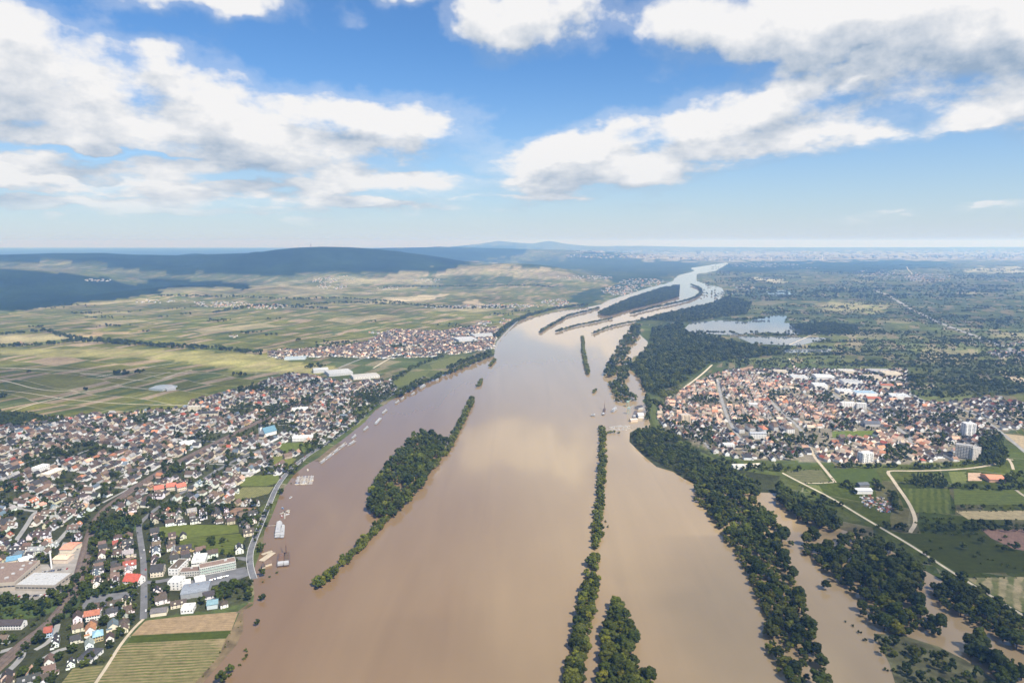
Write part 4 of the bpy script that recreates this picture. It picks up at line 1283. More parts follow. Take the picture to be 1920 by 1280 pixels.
# villages further off: pixel centre, half sizes, count
def far_village(poly, n, pal, size=(8, 13), hh=(6, 10)):
    us, vs_ = [p[0] for p in poly], [p[1] for p in poly]
    k = 0
    tries = 0
    while k < n and tries < n * 12:
        tries += 1
        u, v = R.uniform(min(us), max(us)), R.uniform(min(vs_), max(vs_))
        if not in_poly(u, v, poly):
            continue
        hp = hit(u, v)
        if hp is None or bool(in_poly(hp[0], hp[1], river_w)):
            continue
        FAR.append((hp, R.uniform(*size), R.uniform(*size) * R.uniform(.8, 1.6), R.uniform(*hh), R.uniform(0, 3.14), R.choice(pal)))
        k += 1


def ell(u, v, ru, rv):
    return [(u + ru * math.cos(a), v + rv * math.sin(a)) for a in np.linspace(0, 2 * math.pi, 13)[:-1]]


FAR = []
PW = [((.6, .6, .58), SLATE), ((.55, .54, .5), UMBER), (BEIGE, ORANGE), (BEIGE, UMBER), ((.5, .5, .5), (0.2, 0.2, 0.21)), ((.5, .5, .5), BROWNR)]
far_village([(355, 568), (400, 564), (430, 565), (470, 570), (540, 572), (530, 580), (440, 579), (380, 575)], 150, PW)
for e, n in [((300, 566, 50, 4), 22), ((610, 527, 26, 6), 40), ((640, 522, 30, 5), 16), ((620, 538, 30, 5), 36), ((185, 526, 26, 3), 26), ((800, 526, 30, 3), 22), ((730, 541, 25, 3), 12),
             ((880, 576, 90, 3), 70), ((960, 574, 60, 4), 60), ((1040, 568, 26, 7), 60), ((1165, 545, 40, 9), 120), ((1205, 530, 44, 8), 130), ((1120, 521, 30, 4), 40), ((1090, 520, 50, 3), 30),
             ((1740, 521, 46, 8), 190), ((1690, 517, 90, 6), 110), ((1880, 526, 40, 2), 18), ((1385, 537, 20, 4), 26), ((1660, 510, 60, 4), 40), ((1510, 502, 30, 1.5), 14), ((1890, 664, 40, 7), 40), ((1415, 541, 30, 3), 16),
             ((40, 647, 14, 3), 6), ((440, 631, 8, 2), 3), ((700, 624, 16, 2), 6), ((1905, 645, 24, 3), 12), ((1655, 735, 6, 2), 2), ((1862, 748, 20, 3), 9), ((1040, 592, 12, 5), 12), ((945, 603, 14, 5), 8), ((910, 607, 16, 4), 10)]:
    far_village(ell(*e), n, PW)
PC = [((.34, .34, .34), (.24, .24, .24)), ((.26, .26, .26), (.14, .14, .14)), ((.34, .29, .23), (.2, .19, .18)), ((.24, .23, .23), (.12, .12, .12))]
for e, n, s, hh in [((1200, 480, 150, 5), 170, (25, 80), (10, 26)), ((1330, 484, 80, 5), 130, (25, 90), (10, 30)), ((1480, 482, 140, 4), 240, (25, 110), (10, 40)), ((1700, 482, 160, 4), 160, (30, 120), (10, 40)),
                    ((1850, 481, 120, 5), 200, (25, 100), (12, 50)), ((1430, 497, 70, 4), 120, (14, 40), (7, 14)), ((1500, 474, 300, 3), 150, (60, 200), (10, 40)), ((1880, 472, 200, 3), 100, (60, 200), (10, 40)), ((1180, 472, 120, 3), 60, (60, 200), (10, 30))]:
    far_village(ell(*e), int(n * .7), PC, s, hh)

# nearest three hundred become things with parts, the rest one mass
HOUSES = [h for h in HOUSES if -40 < project(h[0], h[1], 4)[0] < 1960 and project(h[0], h[1], 4)[1] < 1300]
HOUSES.sort(key=lambda h: math.hypot(h[0], h[1]))
LANDMARKS = [('beside the factory halls', (50, 1085)), ('near the salmon-roofed hall', (125, 1030)), ('by the lower railway curve', (115, 1150)), ('by the vineyard path', (225, 1190)), ('beside the green-banded office block', (390, 1060)),
             ('along the lower village street', (270, 1120)), ('along the upper village street', (262, 1010)), ('by the railway bridge', (190, 965)), ('beside the walled green fields', (330, 985)), ('by the tan field workshops', (350, 1140)),
             ('between railway and terraces', (40, 1200)), ('near the ochre villa', (185, 1215)), ('in the estate behind the factory', (40, 1020)), ('in the estate above the salmon hall', (90, 990)),
             ('near the red-roofed terraces', (320, 935)), ('beside the ploughed town field', (440, 965)), ('by the narrow estate road', (60, 960)), ('near the red-roofed big house', (225, 1060)), ('in the rows above the railway', (230, 905)), ('by the allotment trees', (20, 1150)), ('near the curved corner road', (40, 1250))]
LM = [(n, P(*p)) for n, p in LANDMARKS]


for i, (x, y, z, rot, s, vi, wn, rn, zone) in enumerate(HOUSES[:300]):
    hv = HV[vi]
    rng = random.Random(i * 31 + 7)
    root = empty('house', (x, y, z), rot, s)
    size = {0: '', 1: 'small ', 2: 'large ', 3: '', 4: '', 5: 'long ', 6: 'low '}[vi]
    form = 'hipped' if hv['hip'] else 'gabled'
    place = min(LM, key=lambda q: math.dist(q[1], (x, y)))[0]
    label = '%s%s house with %s %s roof%s %s' % (size, wn, rn, form, ' and dormers' if hv['dms'] else '', place)
    if len(label.replace('-', ' ').split()) > 16:
        label = label.replace(' and dormers', '')
    tag(root, label, 'house', 'houses ' + place)
    wc, rc = [tuple(min(.85, c * rng.uniform(.9, 1.06)) for c in d) for d in (WALLS[wn], ROOFS[rn])]
    inst('wall', hv['wall_me'], root, color=wc)
    ro = inst('roof', hv['roof_me'], root, color=rc)
    inst('chimney', UNIT_CHIMNEY, ro, (rng.uniform(-.6, .6), rng.uniform(-hv['l'] * .3, hv['l'] * .3), hv['h'] + hv['rise'] * .95))
    for d in hv['dms']:
        inst('dormer', DORMER, ro, d, 0, (1, 1, 1), wc)
    if i < 150:
        # only walls turned towards the open side show their windows
        for loc, sc in hv['wins']:
            nx, ny = (1, 0) if sc[0] < .5 else (0, 1)
            nx, ny = (nx * (1 if loc[0] > 0 else -1), ny * (1 if loc[1] > 0 else -1))
            wx, wy = nx * math.cos(rot) - ny * math.sin(rot), nx * math.sin(rot) + ny * math.cos(rot)
            if wx * -x + wy * -y > 0.1 * math.hypot(x, y):
                inst('window', UNIT_WINDOW, root, loc, 0, sc)


def mass_of_houses(name, items, label):
    V, F, Cc, n = [], [], [], 0
    for (x, y, z, rot, s, vi, wn, rn, zone) in items:
        hv = HV[vi]
        ca, sa = math.cos(rot) * s, math.sin(rot) * s
        k1, k2 = R.uniform(.85, 1.05), R.uniform(.6, 1.4)
        for mb, col in ((hv['wall'], [min(.85, c * k1) for c in WALLS[wn]]), (hv['roof'], [c * k2 for c in ROOFS[rn]])):
            a = np.array(mb.v)
            b_ = np.empty_like(a)
            b_[:, 0] = x + a[:, 0] * ca - a[:, 1] * sa
            b_[:, 1] = y + a[:, 0] * sa + a[:, 1] * ca
            b_[:, 2] = z + a[:, 2] * s
            V.append(b_)
            F += [tuple(i + n for i in f) for f in mb.f]
            for f in mb.f:
                Cc += [*col, 1.0] * len(f)
            n += len(a)
    me = bpy.data.meshes.new(name)
    me.from_pydata(np.concatenate(V).tolist(), [], F)
    at = me.color_attributes.new('Col', 'FLOAT_COLOR', 'CORNER')
    at.data.foreach_set('color', Cc)
    me.materials.append(M['houses'])
    o = link(bpy.data.objects.new(name, me))
    tag(o, label, 'houses', kind='stuff')


mass_of_houses('town_houses', [h for h in HOUSES[300:] if h[8] in ('near', 'town')], 'dense mass of small houses filling the river town by the railway')
mass_of_houses('village_houses', [h for h in HOUSES[300:] if h[8] == 'second'], 'second village of packed small houses beside the river bend')
mass_of_houses('village_houses', [h for h in HOUSES[300:] if h[8] in ('core', 'estate')], 'terracotta and dark roofed houses of the village behind the dike')
mb = MB()
for (x, y, z), w, l, h, rot, (wc, rc) in FAR:
    t = MB()
    if w < 20:
        t.gable_wall(w, l, h * .6, h * .4, wc)
        t.gable_roof(w, l, h * .6, h * .4, .3, .3, rc)
    else:
        t.box(-w / 2, w / 2, -l / 2, l / 2, -2, h, wc)
        t.box(-w / 2 + .5, w / 2 - .5, -l / 2 + .5, l / 2 - .5, h, h + .4, rc)
    c, s = math.cos(rot), math.sin(rot)
    t.v = [(x + a * c - b_ * s, y + a * s + b_ * c, z + d) for a, b_, d in t.v]
    n = len(mb.v)
    mb.v += t.v
    mb.f += [tuple(i + n for i in f) for f in t.f]
    mb.c += t.c
o = mb.obj('distant_towns', M['houses'], colors=True)
tag(o, 'pale specks of distant towns and city blocks towards the horizon', 'towns', kind='stuff')
print('houses', len(HOUSES), 'far', len(FAR))

# estate streets between the rows
def estate_streets(poly, ang, gap, name, sub=None):
    w = wpoly(poly)
    sw = wpoly(sub) if sub else w
    cx, cyy = sum(p[0] for p in w) / len(w), sum(p[1] for p in w) / len(w)
    rad = max(math.dist((cx, cyy), p) for p in w)
    ca, sa = math.cos(ang), math.sin(ang)
    r = -rad
    while r < rad:
        ts = np.arange(-rad, rad, 12.0)
        X, Y = cx + ca * ts - sa * r, cyy + sa * ts + ca * r
        ok = in_poly(X, Y, w) & in_poly(X, Y, sw)
        for fw in FIELD_W:
            ok &= ~in_poly(X, Y, fw)
        for (ax, ay, ar) in AVOID:
            ok &= np.hypot(X - ax, Y - ay) > ar - 3
        run = []
        for x, y, k in zip(X, Y, ok):
            if k:
                run.append((x, y))
            if (not k or x == X[-1]) and run:
                if len(run) > 5:
                    tag(ribbon(name, run, 5.0, 0.19, M['road_pale']), kind='structure')
                run = []
        r += gap


estate_streets(TOWN_L, rail_dir, 62, 'side_street', [(-100, 700), (760, 700), (760, 960), (-100, 960)])
estate_streets(TOWN_L, rail_dir + math.pi / 2, 150, 'side_street', [(-100, 700), (760, 700), (760, 960), (-100, 960)])
estate_streets(TOWN_R, wdir((1610, 765), (1700, 812)), 70, 'side_street')

# ---------------------------------------------------------------- boats and landing stages
def hull(mb, L, w, h, bow=.28, col=(1, 1, 1)):
    """hull along +x: flat stern, pointed bow, sheer to the bow"""
    st = [(-.5, .86, 0), (-.35, 1, 0), (.5 - bow, 1, .02), (.5 - bow * .45, .66, .10), (.5, .04, .22)]
    vs, fs = [], []
    for t, k, up in st:
        for s_, z, q in ((-1, -.35, .72), (-1, h * (1 + up), 1), (1, h * (1 + up), 1), (1, -.35, .72)):
            vs.append((t * L * (1 if z > 0 else .96), s_ * w / 2 * k * q, z))
    for i in range(len(st) - 1):
        a = 4 * i
        fs += [(a, a + 4, a + 5, a + 1), (a + 1, a + 5, a + 6, a + 2), (a + 2, a + 6, a + 7, a + 3)]
    fs += [(0, 1, 2, 3), (4 * len(st) - 4, 4 * len(st) - 1, 4 * len(st) - 2, 4 * len(st) - 3)]
    return mb.add(vs, fs, col)


HULL_W = object_colour('hull_paint', 0.35, 0.08, 0.5, 0.5)


def paint(o, c):
    o.color = (*c, 1)
    return o


def boat_root(name, label, cat, a, b_, group):
    (x0, y0), (x1, y1) = P(*a), P(*b_)
    root = empty(name, ((x0 + x1) / 2, (y0 + y1) / 2, 0.2), math.atan2(y1 - y0, x1 - x0))
    tag(root, label, cat, group)
    return root, math.hypot(x1 - x0, y1 - y0)


def launch_meshes(L, w):
    c = MB()
    c.add([(-.18 * L, -w * .36, .9), (.2 * L, -w * .3, .9), (.2 * L, w * .3, .9), (-.18 * L, w * .36, .9), (-.15 * L, -w * .3, 2.0), (.08 * L, -w * .26, 2.0), (.08 * L, w * .26, 2.0), (-.15 * L, w * .3, 2.0)],
          [(4, 5, 6, 7), (0, 1, 5, 4), (2, 3, 7, 6), (3, 0, 4, 7)])
    g_ = MB().add([(.2 * L, -w * .3, .9), (.2 * L, w * .3, .9), (.08 * L, w * .26, 2.0), (.08 * L, -w * .26, 2.0)], [(0, 1, 2, 3)])
    return hull(MB(), L, w, .95).mesh('hull', HULL_W), c.mesh('cabin', M['paint']), g_.mesh('windscreen', M['glass']), MB().box(-.46 * L, -.2 * L, -w * .36, w * .36, .96, 1.06).mesh('deck', M['timber'])


LAUNCH = launch_meshes(9.0, 3.0)
HULLS = {'white': (.5, .5, .5), 'blue': (.12, .2, .38), 'cream': (.72, .66, .52), 'dark red': (.3, .06, .05)}


def launch(x, y, rz, s, col, label, group):
    root = empty('motor_boat', (x, y, 0.2), rz, s)
    tag(root, label, 'boat', group)
    inst('hull', LAUNCH[0], root, color=HULLS[col])
    inst('cabin', LAUNCH[1], root, color=(.42, .42, .42))
    inst('windscreen', LAUNCH[2], root)
    inst('deck', LAUNCH[3], root)


def ship(a, b_, w, label, decks=2, hullc=(.28, .29, .31), topc=(.45, .45, .44), group=None):
    root, L = boat_root('passenger_ship', label, 'ship', a, b_, group)
    paint(hull(MB(), L, w, 1.5, .18).obj('hull', HULL_W, root), hullc)
    z = 1.5
    for d in range(decks):
        k = 1 - .14 * d
        x0, x1 = -.42 * L * k, .30 * L * k
        paint(MB().box(x0, x1, -w * .42 * k, w * .42 * k, z + .004 * d, z + 2.3).obj('deck_house', M['paint'], root), topc)
        n = max(4, int((x1 - x0) / 3))
        for i in range(n):
            xx = x0 + (x1 - x0) * (i + .5) / n
            inst('window', UNIT_WINDOW, root, (xx, -w * .42 * k, z + 1.3), 0, (1.9, .12, 1.0))
        paint(MB().box(x0 - .5, x1 + .8, -w * .46 * k, w * .46 * k, z + 2.304, z + 2.45, bottom=True).obj('deck_roof', M['paint'], root), (.36, .36, .36))
        z += 2.45
    br = paint(MB().box(.16 * L, .16 * L + 3.4, -w * .24, w * .24, z, z + 2.0).obj('bridge', M['paint'], root), topc)
    inst('window', UNIT_WINDOW, br, (.16 * L + 3.42, 0, z + 1.3), 0, (.12, w * .4, .8))
    paint(MB().cyl(-.2 * L, 0, .6, .5, z, z + 1.8, 8).obj('funnel', M['paint'], root), (.2, .2, .22))


def barge(a, b_, w, label, cargo, crane=False):
    root, L = boat_root('work_barge', label, 'barge', a, b_, 'work barges')
    paint(hull(MB(), L, w, 1.6, .10).obj('hull', HULL_W, root), (.10, .075, .065))
    paint(MB().box(-.20 * L, .40 * L, -w * .38, w * .38, 1.62, 2.4).obj('cargo_hold', M['rust'], root), (1, 1, 1))
    g_ = random.Random(int(L))
    for i in range(7):
        x = -.17 * L + .54 * L * i / 6
        inst('cargo', UNIT_BALCONY, root, (x, g_.uniform(-.1, .1) * w, 2.7), g_.uniform(-.2, .2), (.06 * L, w * .55, g_.uniform(.6, 1.4)), cargo)
    wh = paint(MB().box(-.45 * L, -.28 * L, -w * .36, w * .36, 1.64, 4.4).obj('wheelhouse', M['paint'], root), (.4, .4, .4))
    for s_ in (-1, 0, 1):
        inst('window', UNIT_WINDOW, wh, (-.279 * L, s_ * w * .22, 3.5), 0, (.12, 1.2, 1.0))
    if crane:
        c = paint(MB().cyl(.3 * L, 0, .8, .5, 1.6, 16, 8).obj('crane_mast', M['rust'], root), (1, 1, 1))
        paint(MB().add([(.3 * L - .4, -.4, 14), (.3 * L - .4, .4, 14), (.3 * L + 14, .3, 24), (.3 * L + 14, -.3, 24), (.3 * L - .4, -.4, 15.4), (.3 * L - .4, .4, 15.4), (.3 * L + 14, .3, 24.6), (.3 * L + 14, -.3, 24.6)],
                       [(4, 5, 6, 7), (0, 3, 2, 1), (0, 4, 7, 3), (1, 2, 6, 5), (2, 3, 7, 6), (0, 1, 5, 4)]).obj('jib', M['rust'], c), (1, 1, 1))


def jetty(a, b_, w, label, piles=5, mat='timber', group='landing stages'):
    root, L = boat_root('jetty', label, 'jetty', a, b_, group)
    MB().box(-L / 2, L / 2, -w / 2, w / 2, .25, .75, bottom=True).obj('deck', M[mat], root)
    for i in range(piles):
        x = L * (i / max(1, piles - 1) - .5)
        MB().cyl(x, w / 2 + .25, .2, .2, -2, 3.0, 6).obj('pile', M['rust'], root)


jetty((563, 909), (567, 893), 2.5, 'floating jetty with moored boats, the one closer to the shore')
jetty((575, 909), (579, 892), 2.5, 'floating jetty with moored boats, the outer of two parallel ones')
for jn, (a, b_) in {'inner': ((563, 909), (567, 893)), 'outer': ((575, 909), (579, 892))}.items():
    (x0, y0), (x1, y1) = P(*a), P(*b_)
    ang = math.atan2(y1 - y0, x1 - x0)
    for i in range(6):
        for sd in (-1, 1):
            if R.random() < .12:
                continue
            t = (i + .5) / 6
            x, y = x0 + (x1 - x0) * t - math.sin(ang) * sd * 6, y0 + (y1 - y0) * t + math.cos(ang) * sd * 6
            col = R.choices(list(HULLS), (8, 1, 1.5, .4))[0]
            launch(x, y, ang + (math.pi / 2 if sd > 0 else -math.pi / 2), R.uniform(.85, 1.15), col, '%s motor boat moored at the %s floating jetty' % (col, jn), 'boats at the floating jetties')
jetty((525, 964), (543, 956), 4, 'grey floating pier with a crosswise gangway by the river road')
jetty((534, 959), (534, 973), 2.5, 'narrow gangway running out from the grey floating pier')
jetty((503, 986), (519, 985), 1.8, 'thin gangway from the flooded shore to the white ship')
ship((520, 1009), (525, 977), 9, 'long white passenger ship moored beside the river road', 2)
ship((529, 1009), (531, 984), 6, 'slimmer white ship lying alongside the long passenger ship', 1)
for (u, v, c) in [(545, 933, 'white'), (528, 874 + 7, 'white'), (577, 881, 'cream'), (538, 965, 'white'), (530, 953, 'blue'), (528, 968, 'dark red'), (541, 960, 'cream')]:
    launch(*P(u, v), R.uniform(0, 6), 1.0, c, '%s motor boat %s' % (c, 'by the grey floating pier' if v > 940 else 'lying alone off the flooded shore'), 'lone motor boats')
jetty((599, 867), (648, 829), 2.2, 'long pontoon lined with boats below the town park', 12)
k = 0
for i in range(12):
    t = (i + .5) / 12
    u, v = 602 + (651 - 602) * t, 869 + (831 - 869) * t
    if i % 3 == 0:
        ship((u - 2, v + 2), (u + 6, v - 4), 3.4, '%s white cabin cruiser along the long pontoon' % ('first', 'second', 'third', 'fourth')[i // 3], 1)
    else:
        launch(*P(u, v), wdir((602, 869), (651, 831)) + R.uniform(-.15, .15), R.uniform(.8, 1.15), R.choices(list(HULLS), (8, .6, 1.5, .4))[0], 'small motor boat tied up along the long pontoon', 'boats along the long pontoon')
jetty((652, 836), (667, 827), 4, 'short grey pontoon off the long pontoon')
ship((655, 835), (666, 828), 5, 'small white ship at the short grey pontoon', 1)
for a, b_, w, t in [((660, 823), (668, 817), 3.6, 'under the riverside trees'), ((682, 808), (691, 801), 4, 'beside the leafless poplars of the quay'), ((704, 796), (715, 784), 6.5, 'largest off the quay bend'), ((717, 776), (726, 769), 5, 'just upstream of the largest'),
                    ((741, 757), (749, 752), 4.5, 'moored below the garden slope'), ((752, 750), (758, 746), 4.5, 'nose to tail with the one below the slope'), ((771, 741), (778, 737), 5, 'by the mid-river quay trees'), ((788, 729), (798, 723), 8.2, 'ferry-like near the green terraces'), ((816, 714), (823, 712), 4.5, 'last before the wooded bank')]:
    ship(a, b_, w, 'white passenger boat ' + t, 1 if w < 8 else 2, (.28, .30, .31), (.42, .43, .43))
barge((526, 1063), (529, 1037), 11, 'dark barge loaded with rusty scrap beside the crane barge', (.16, .10, .07))
barge((537, 1062), (537, 1036), 9, 'dark crane barge with a tall rusty jib', (.12, .085, .06), True)
jetty((490, 1052), (512, 1036), 9, 'broad tan landing platform under water edge by the barges', 4, 'sand')
jetty((491, 1040), (510, 1033), 5, 'narrow tan platform behind the broad landing platform', 3, 'sand')
block('boat_shed', 'flooded brown boat shed by the landing platform', 'shed', (497, 1063), (510, 1059), 8, 4, BEIGE, UMBER, 'gable', 2.5)
block('boat_shed', 'small flooded kiosk next to the brown boat shed', 'shed', (492, 1066), (497, 1065), 6, 3, CREAM, BROWNR, 'gable', 2)
# harbour on the far side
jetty((1141, 801), (1166, 797), 3, 'floating boom of the small marina across the river', 6)
jetty((1184, 803), (1210, 801), 3, 'floating boom by the dike harbour', 6)
n = 0
for i in range(8):
    for j in range(4):
        if R.random() < .8:
            launch(*P(1146 + i * 4.6 + R.uniform(-1, 1), 799 + j * 2.4), R.choice((0, math.pi)) + R.uniform(-.2, .2), R.uniform(.8, 1.1), 'white', 'little white boat packed into the small marina across the river', 'boats in the small marina')
for a, b_, t in [((1148, 773), (1156, 766), 'white working ship with tall deckhouse in the open harbour'), ((1108, 780), (1116, 780), 'small low ship alone midstream off the harbour')]:
    ship(a, b_, 8, t, 2 if '766' in str(b_) else 1)
barge((1131, 779), (1134, 766), 7, 'dark dredger standing off the harbour mouth', (.1, .08, .07), True)
barge((1189, 784), (1193, 770), 9, 'dark barge moored at the dike harbour', (.14, .13, .13))
block('harbour_shed', 'white harbour shed on the flooded quay', 'shed', (1197, 784), (1207, 784), 24, 8, WHITE, (.66, .66, .66), 'gable', 3)
block('harbour_shed', 'grey harbour workshop beside the trees of the dike', 'shed', (1197, 768), (1206, 766), 14, 6, GREYW, SLATE, 'gable', 3)
block('harbour_shed', 'sand-coloured loading building at the harbour basin', 'shed', (1183, 791), (1196, 790), 12, 5, (.6, .5, .4), (.55, .46, .38), 'gable', 2)


def tower_crane(u, v, h, label, col):
    x, y = P(u, v)
    root = empty('harbour_crane', (x, y, 0.1), R.uniform(-.4, .4))
    tag(root, label, 'crane', 'harbour cranes')
    for sx in (-1, 1):
        for sy in (-1, 1):
            paint(MB().box(sx * 3 - .35, sx * 3 + .35, sy * 2.5 - .35, sy * 2.5 + .35, -1, h * .55).obj('leg', M['paint'], root), col)
    paint(MB().box(-3.6, 3.6, -3, 3, h * .55 + .01, h * .55 + 3.5, bottom=True).obj('machine_house', M['paint'], root), col)
    paint(MB().add([(-1, -1, h * .6), (1, -1, h * .6), (1, 1, h * .6), (-1, 1, h * .6), (h * .5 - .3, -.3, h), (h * .5 + .3, -.3, h), (h * .5 + .3, .3, h), (h * .5 - .3, .3, h)],
                   [(0, 1, 5, 4), (1, 2, 6, 5), (2, 3, 7, 6), (3, 0, 4, 7), (4, 5, 6, 7)]).obj('jib', M['paint'], root), col)


tower_crane(1179, 776, 26, 'pale green harbour crane over the flooded quay', (.35, .45, .42))
tower_crane(1177, 762, 22, 'smaller green harbour crane behind the pale one', (.30, .42, .36))

# ---------------------------------------------------------------- masts, cars, scrap yard
hp = hit(583, 464.5)
root = empty('radio_mast', hp)
tag(root, 'slender radio mast on the highest wooded hill', 'mast')
MB().cyl(0, 0, 4.5, 3.0, -5, 36, 8).obj('shaft', M['timber'], root)
MB().cyl(0, 0, 5.5, 5.5, 30, 36.2, 8).obj('platform', M['timber'], root)
MB().cyl(0, 0, 1.6, 0.8, 36.2, 66, 6).obj('antenna', M['rail'], root)
for u, v, hh, t in [(1541, 486, 120, 'tallest pale power station chimney in the distant city'), (1446, 488, 70, 'short pale chimney beyond the far river bend'), (1736, 485, 80, 'wide pale chimney in the distant industrial belt'), (1368, 489, 60, 'pale silo tower where the river vanishes')]:
    hp = hit(u, v)
    root = empty('distant_chimney', hp)
    tag(root, t, 'chimney', 'far chimneys')
    paint(MB().cyl(0, 0, 14, 9, -2, hh, 10).obj('shaft', M['wall'], root), (.6, .6, .6))
    paint(MB().cyl(0, 0, 10.5, 10.5, hh * .9, hh * .93, 10).obj('ring', M['wall'], root), (.4, .3, .3))


def car_meshes():
    b_ = MB().box(-2.1, 2.1, -.88, .88, .35, .85, bottom=True)
    b_.add([(-2.1, -.88, .85), (2.1, -.88, .85), (2.1, .88, .85), (-2.1, .88, .85), (-1.95, -.8, .98), (1.8, -.8, .95), (1.8, .8, .95), (-1.95, .8, .98)], [(4, 5, 6, 7), (0, 1, 5, 4), (1, 2, 6, 5), (2, 3, 7, 6), (3, 0, 4, 7)])
    c = MB().add([(-1.6, -.78, .96), (1.0, -.78, .96), (1.0, .78, .96), (-1.6, .78, .96), (-1.2, -.64, 1.45), (.3, -.64, 1.45), (.3, .64, 1.45), (-1.2, .64, 1.45)], [(0, 1, 5, 4), (1, 2, 6, 5), (2, 3, 7, 6), (3, 0, 4, 7)])
    r_ = MB().box(-1.25, .35, -.66, .66, 1.452, 1.5, bottom=True)
    w = MB()
    n = 8
    w.add([(math.cos(2 * math.pi * i / n) * .33, s_ * .11, math.sin(2 * math.pi * i / n) * .33) for s_ in (-1, 1) for i in range(n)], [tuple(range(n)), tuple(range(2 * n - 1, n - 1, -1))] + [(i, n + i, n + (i + 1) % n, (i + 1) % n) for i in range(n)])
    return b_.mesh('body', M['paint']), c.mesh('windows', M['glass']), r_.mesh('car_roof', M['paint']), w.mesh('wheel', M['glass'])


CAR = car_meshes()
CARC = {'white': (.75, .75, .75), 'silver': (.45, .46, .47), 'black': (.03, .03, .035), 'dark blue': (.04, .07, .16), 'red': (.35, .03, .03), 'grey': (.18, .18, .19)}


def car(x, y, z, rz, place, group):
    nm, col = R.choice(list(CARC.items()))
    root = empty('car', (x, y, z), rz)
    tag(root, '%s car %s' % (nm, place), 'car', group)
    inst('body', CAR[0], root, color=col)
    inst('windows', CAR[1], root)
    inst('car_roof', CAR[2], root, color=col)
    for sx in (-1.3, 1.3):
        for sy in (-.8, .8):
            inst('wheel', CAR[3], root, (sx, sy, .33))


def along(pts, step, off, place, group, z):
    acc = step * .5
    for (x0, y0), (x1, y1) in zip(pts[:-1], pts[1:]):
        L = math.hypot(x1 - x0, y1 - y0)
        while acc < L:
            t = acc / L
            a = math.atan2(y1 - y0, x1 - x0)
            s_ = R.choice((-1, 1))
            car(x0 + (x1 - x0) * t - math.sin(a) * off * s_, y0 + (y1 - y0) * t + math.cos(a) * off * s_, z, a, place, group)
            acc += step * R.uniform(.5, 1.6)
        acc -= L


along([w for w in ROADS_W if w[0] == 'river_road'][0][3][4:70], 55, 2.8, 'driving on the river road', 'cars on the river road', .43)
along(ROADS_W[0][3][:60], 38, 2.4, 'on the village street', 'cars on the village street', .40)
for a, b_, n, place, group in [((30, 1119), (98, 1115), 17, 'parked in front of the silver-roofed factory', 'cars at the factory front'), ((78, 1073), (128, 1066), 12, 'parked on the factory yard by the railway', 'cars on the factory yard'), ((85, 1080), (122, 1076), 8, 'parked on the factory yard by the railway', 'cars on the factory yard'),
                               ((392, 1088), (428, 1079), 12, 'parked before the green-banded office block', 'cars at the office block'), ((136, 1030), (146, 1030), 4, 'parked beside the salmon-roofed hall', 'cars at the salmon hall')]:
    (x0, y0), (x1, y1) = P(*a), P(*b_)
    ang = math.atan2(y1 - y0, x1 - x0)
    for i in range(n):
        if R.random() < .85:
            t = (i + .5) / n
            car(x0 + (x1 - x0) * t, y0 + (y1 - y0) * t, .2, ang + math.pi / 2 + R.uniform(-.05, .05), place, group)
mb = MB()
for i in range(190):
    u, v = R.uniform(1612, 1680), R.uniform(928, 962)
    if not in_poly(u, v, [(1612, 930), (1650, 928), (1682, 955), (1660, 962), (1640, 955), (1618, 948)]):
        continue
    x, y = P(u, v)
    w, l, h, a = R.uniform(1.2, 3), R.uniform(2, 5), R.uniform(.8, 2.2), R.uniform(0, 3)
    col = R.choice([(.5, .5, .5), (.25, .12, .08), (.4, .3, .2), (.6, .6, .58), (.15, .2, .3), (.3, .08, .06), (.1, .1, .1)])
    t = MB().box(-w / 2, w / 2, -l / 2, l / 2, 0, h, col)
    c, s_ = math.cos(a), math.sin(a)
    mb.add([(x + p * c - q * s_, y + p * s_ + q * c, r_) for p, q, r_ in t.v], t.f, col)
tag(mb.obj('scrap_heap', M['houses'], colors=True), 'jumble of scrap and parked junk beside the white barn', 'scrap', kind='stuff')

# ---------------------------------------------------------------- trees
def ico(sub=1):
    t = (1 + 5 ** .5) / 2
    v = [(-1, t, 0), (1, t, 0), (-1, -t, 0), (1, -t, 0), (0, -1, t), (0, 1, t), (0, -1, -t), (0, 1, -t), (t, 0, -1), (t, 0, 1), (-t, 0, -1), (-t, 0, 1)]
    v = [np.array(p) / np.linalg.norm(p) for p in v]
    f = [(0, 11, 5), (0, 5, 1), (0, 1, 7), (0, 7, 10), (0, 10, 11), (1, 5, 9), (5, 11, 4), (11, 10, 2), (10, 7, 6), (7, 1, 8), (3, 9, 4), (3, 4, 2), (3, 2, 6), (3, 6, 8), (3, 8, 9), (4, 9, 5), (2, 4, 11), (6, 2, 10), (8, 6, 7), (9, 8, 1)]
    for _ in range(sub):
        mid, nf = {}, []

        def m(a, b_):
            k = (min(a, b_), max(a, b_))
            if k not in mid:
                p = v[a] + v[b_]
                v.append(p / np.linalg.norm(p))
                mid[k] = len(v) - 1
            return mid[k]
        for a, b_, c in f:
            x, y, z = m(a, b_), m(b_, c), m(c, a)
            nf += [(a, x, z), (b_, y, x), (c, z, y), (x, y, z)]
        f = nf
    return np.array(v), f


ICO_V, ICO_F = ico(1)


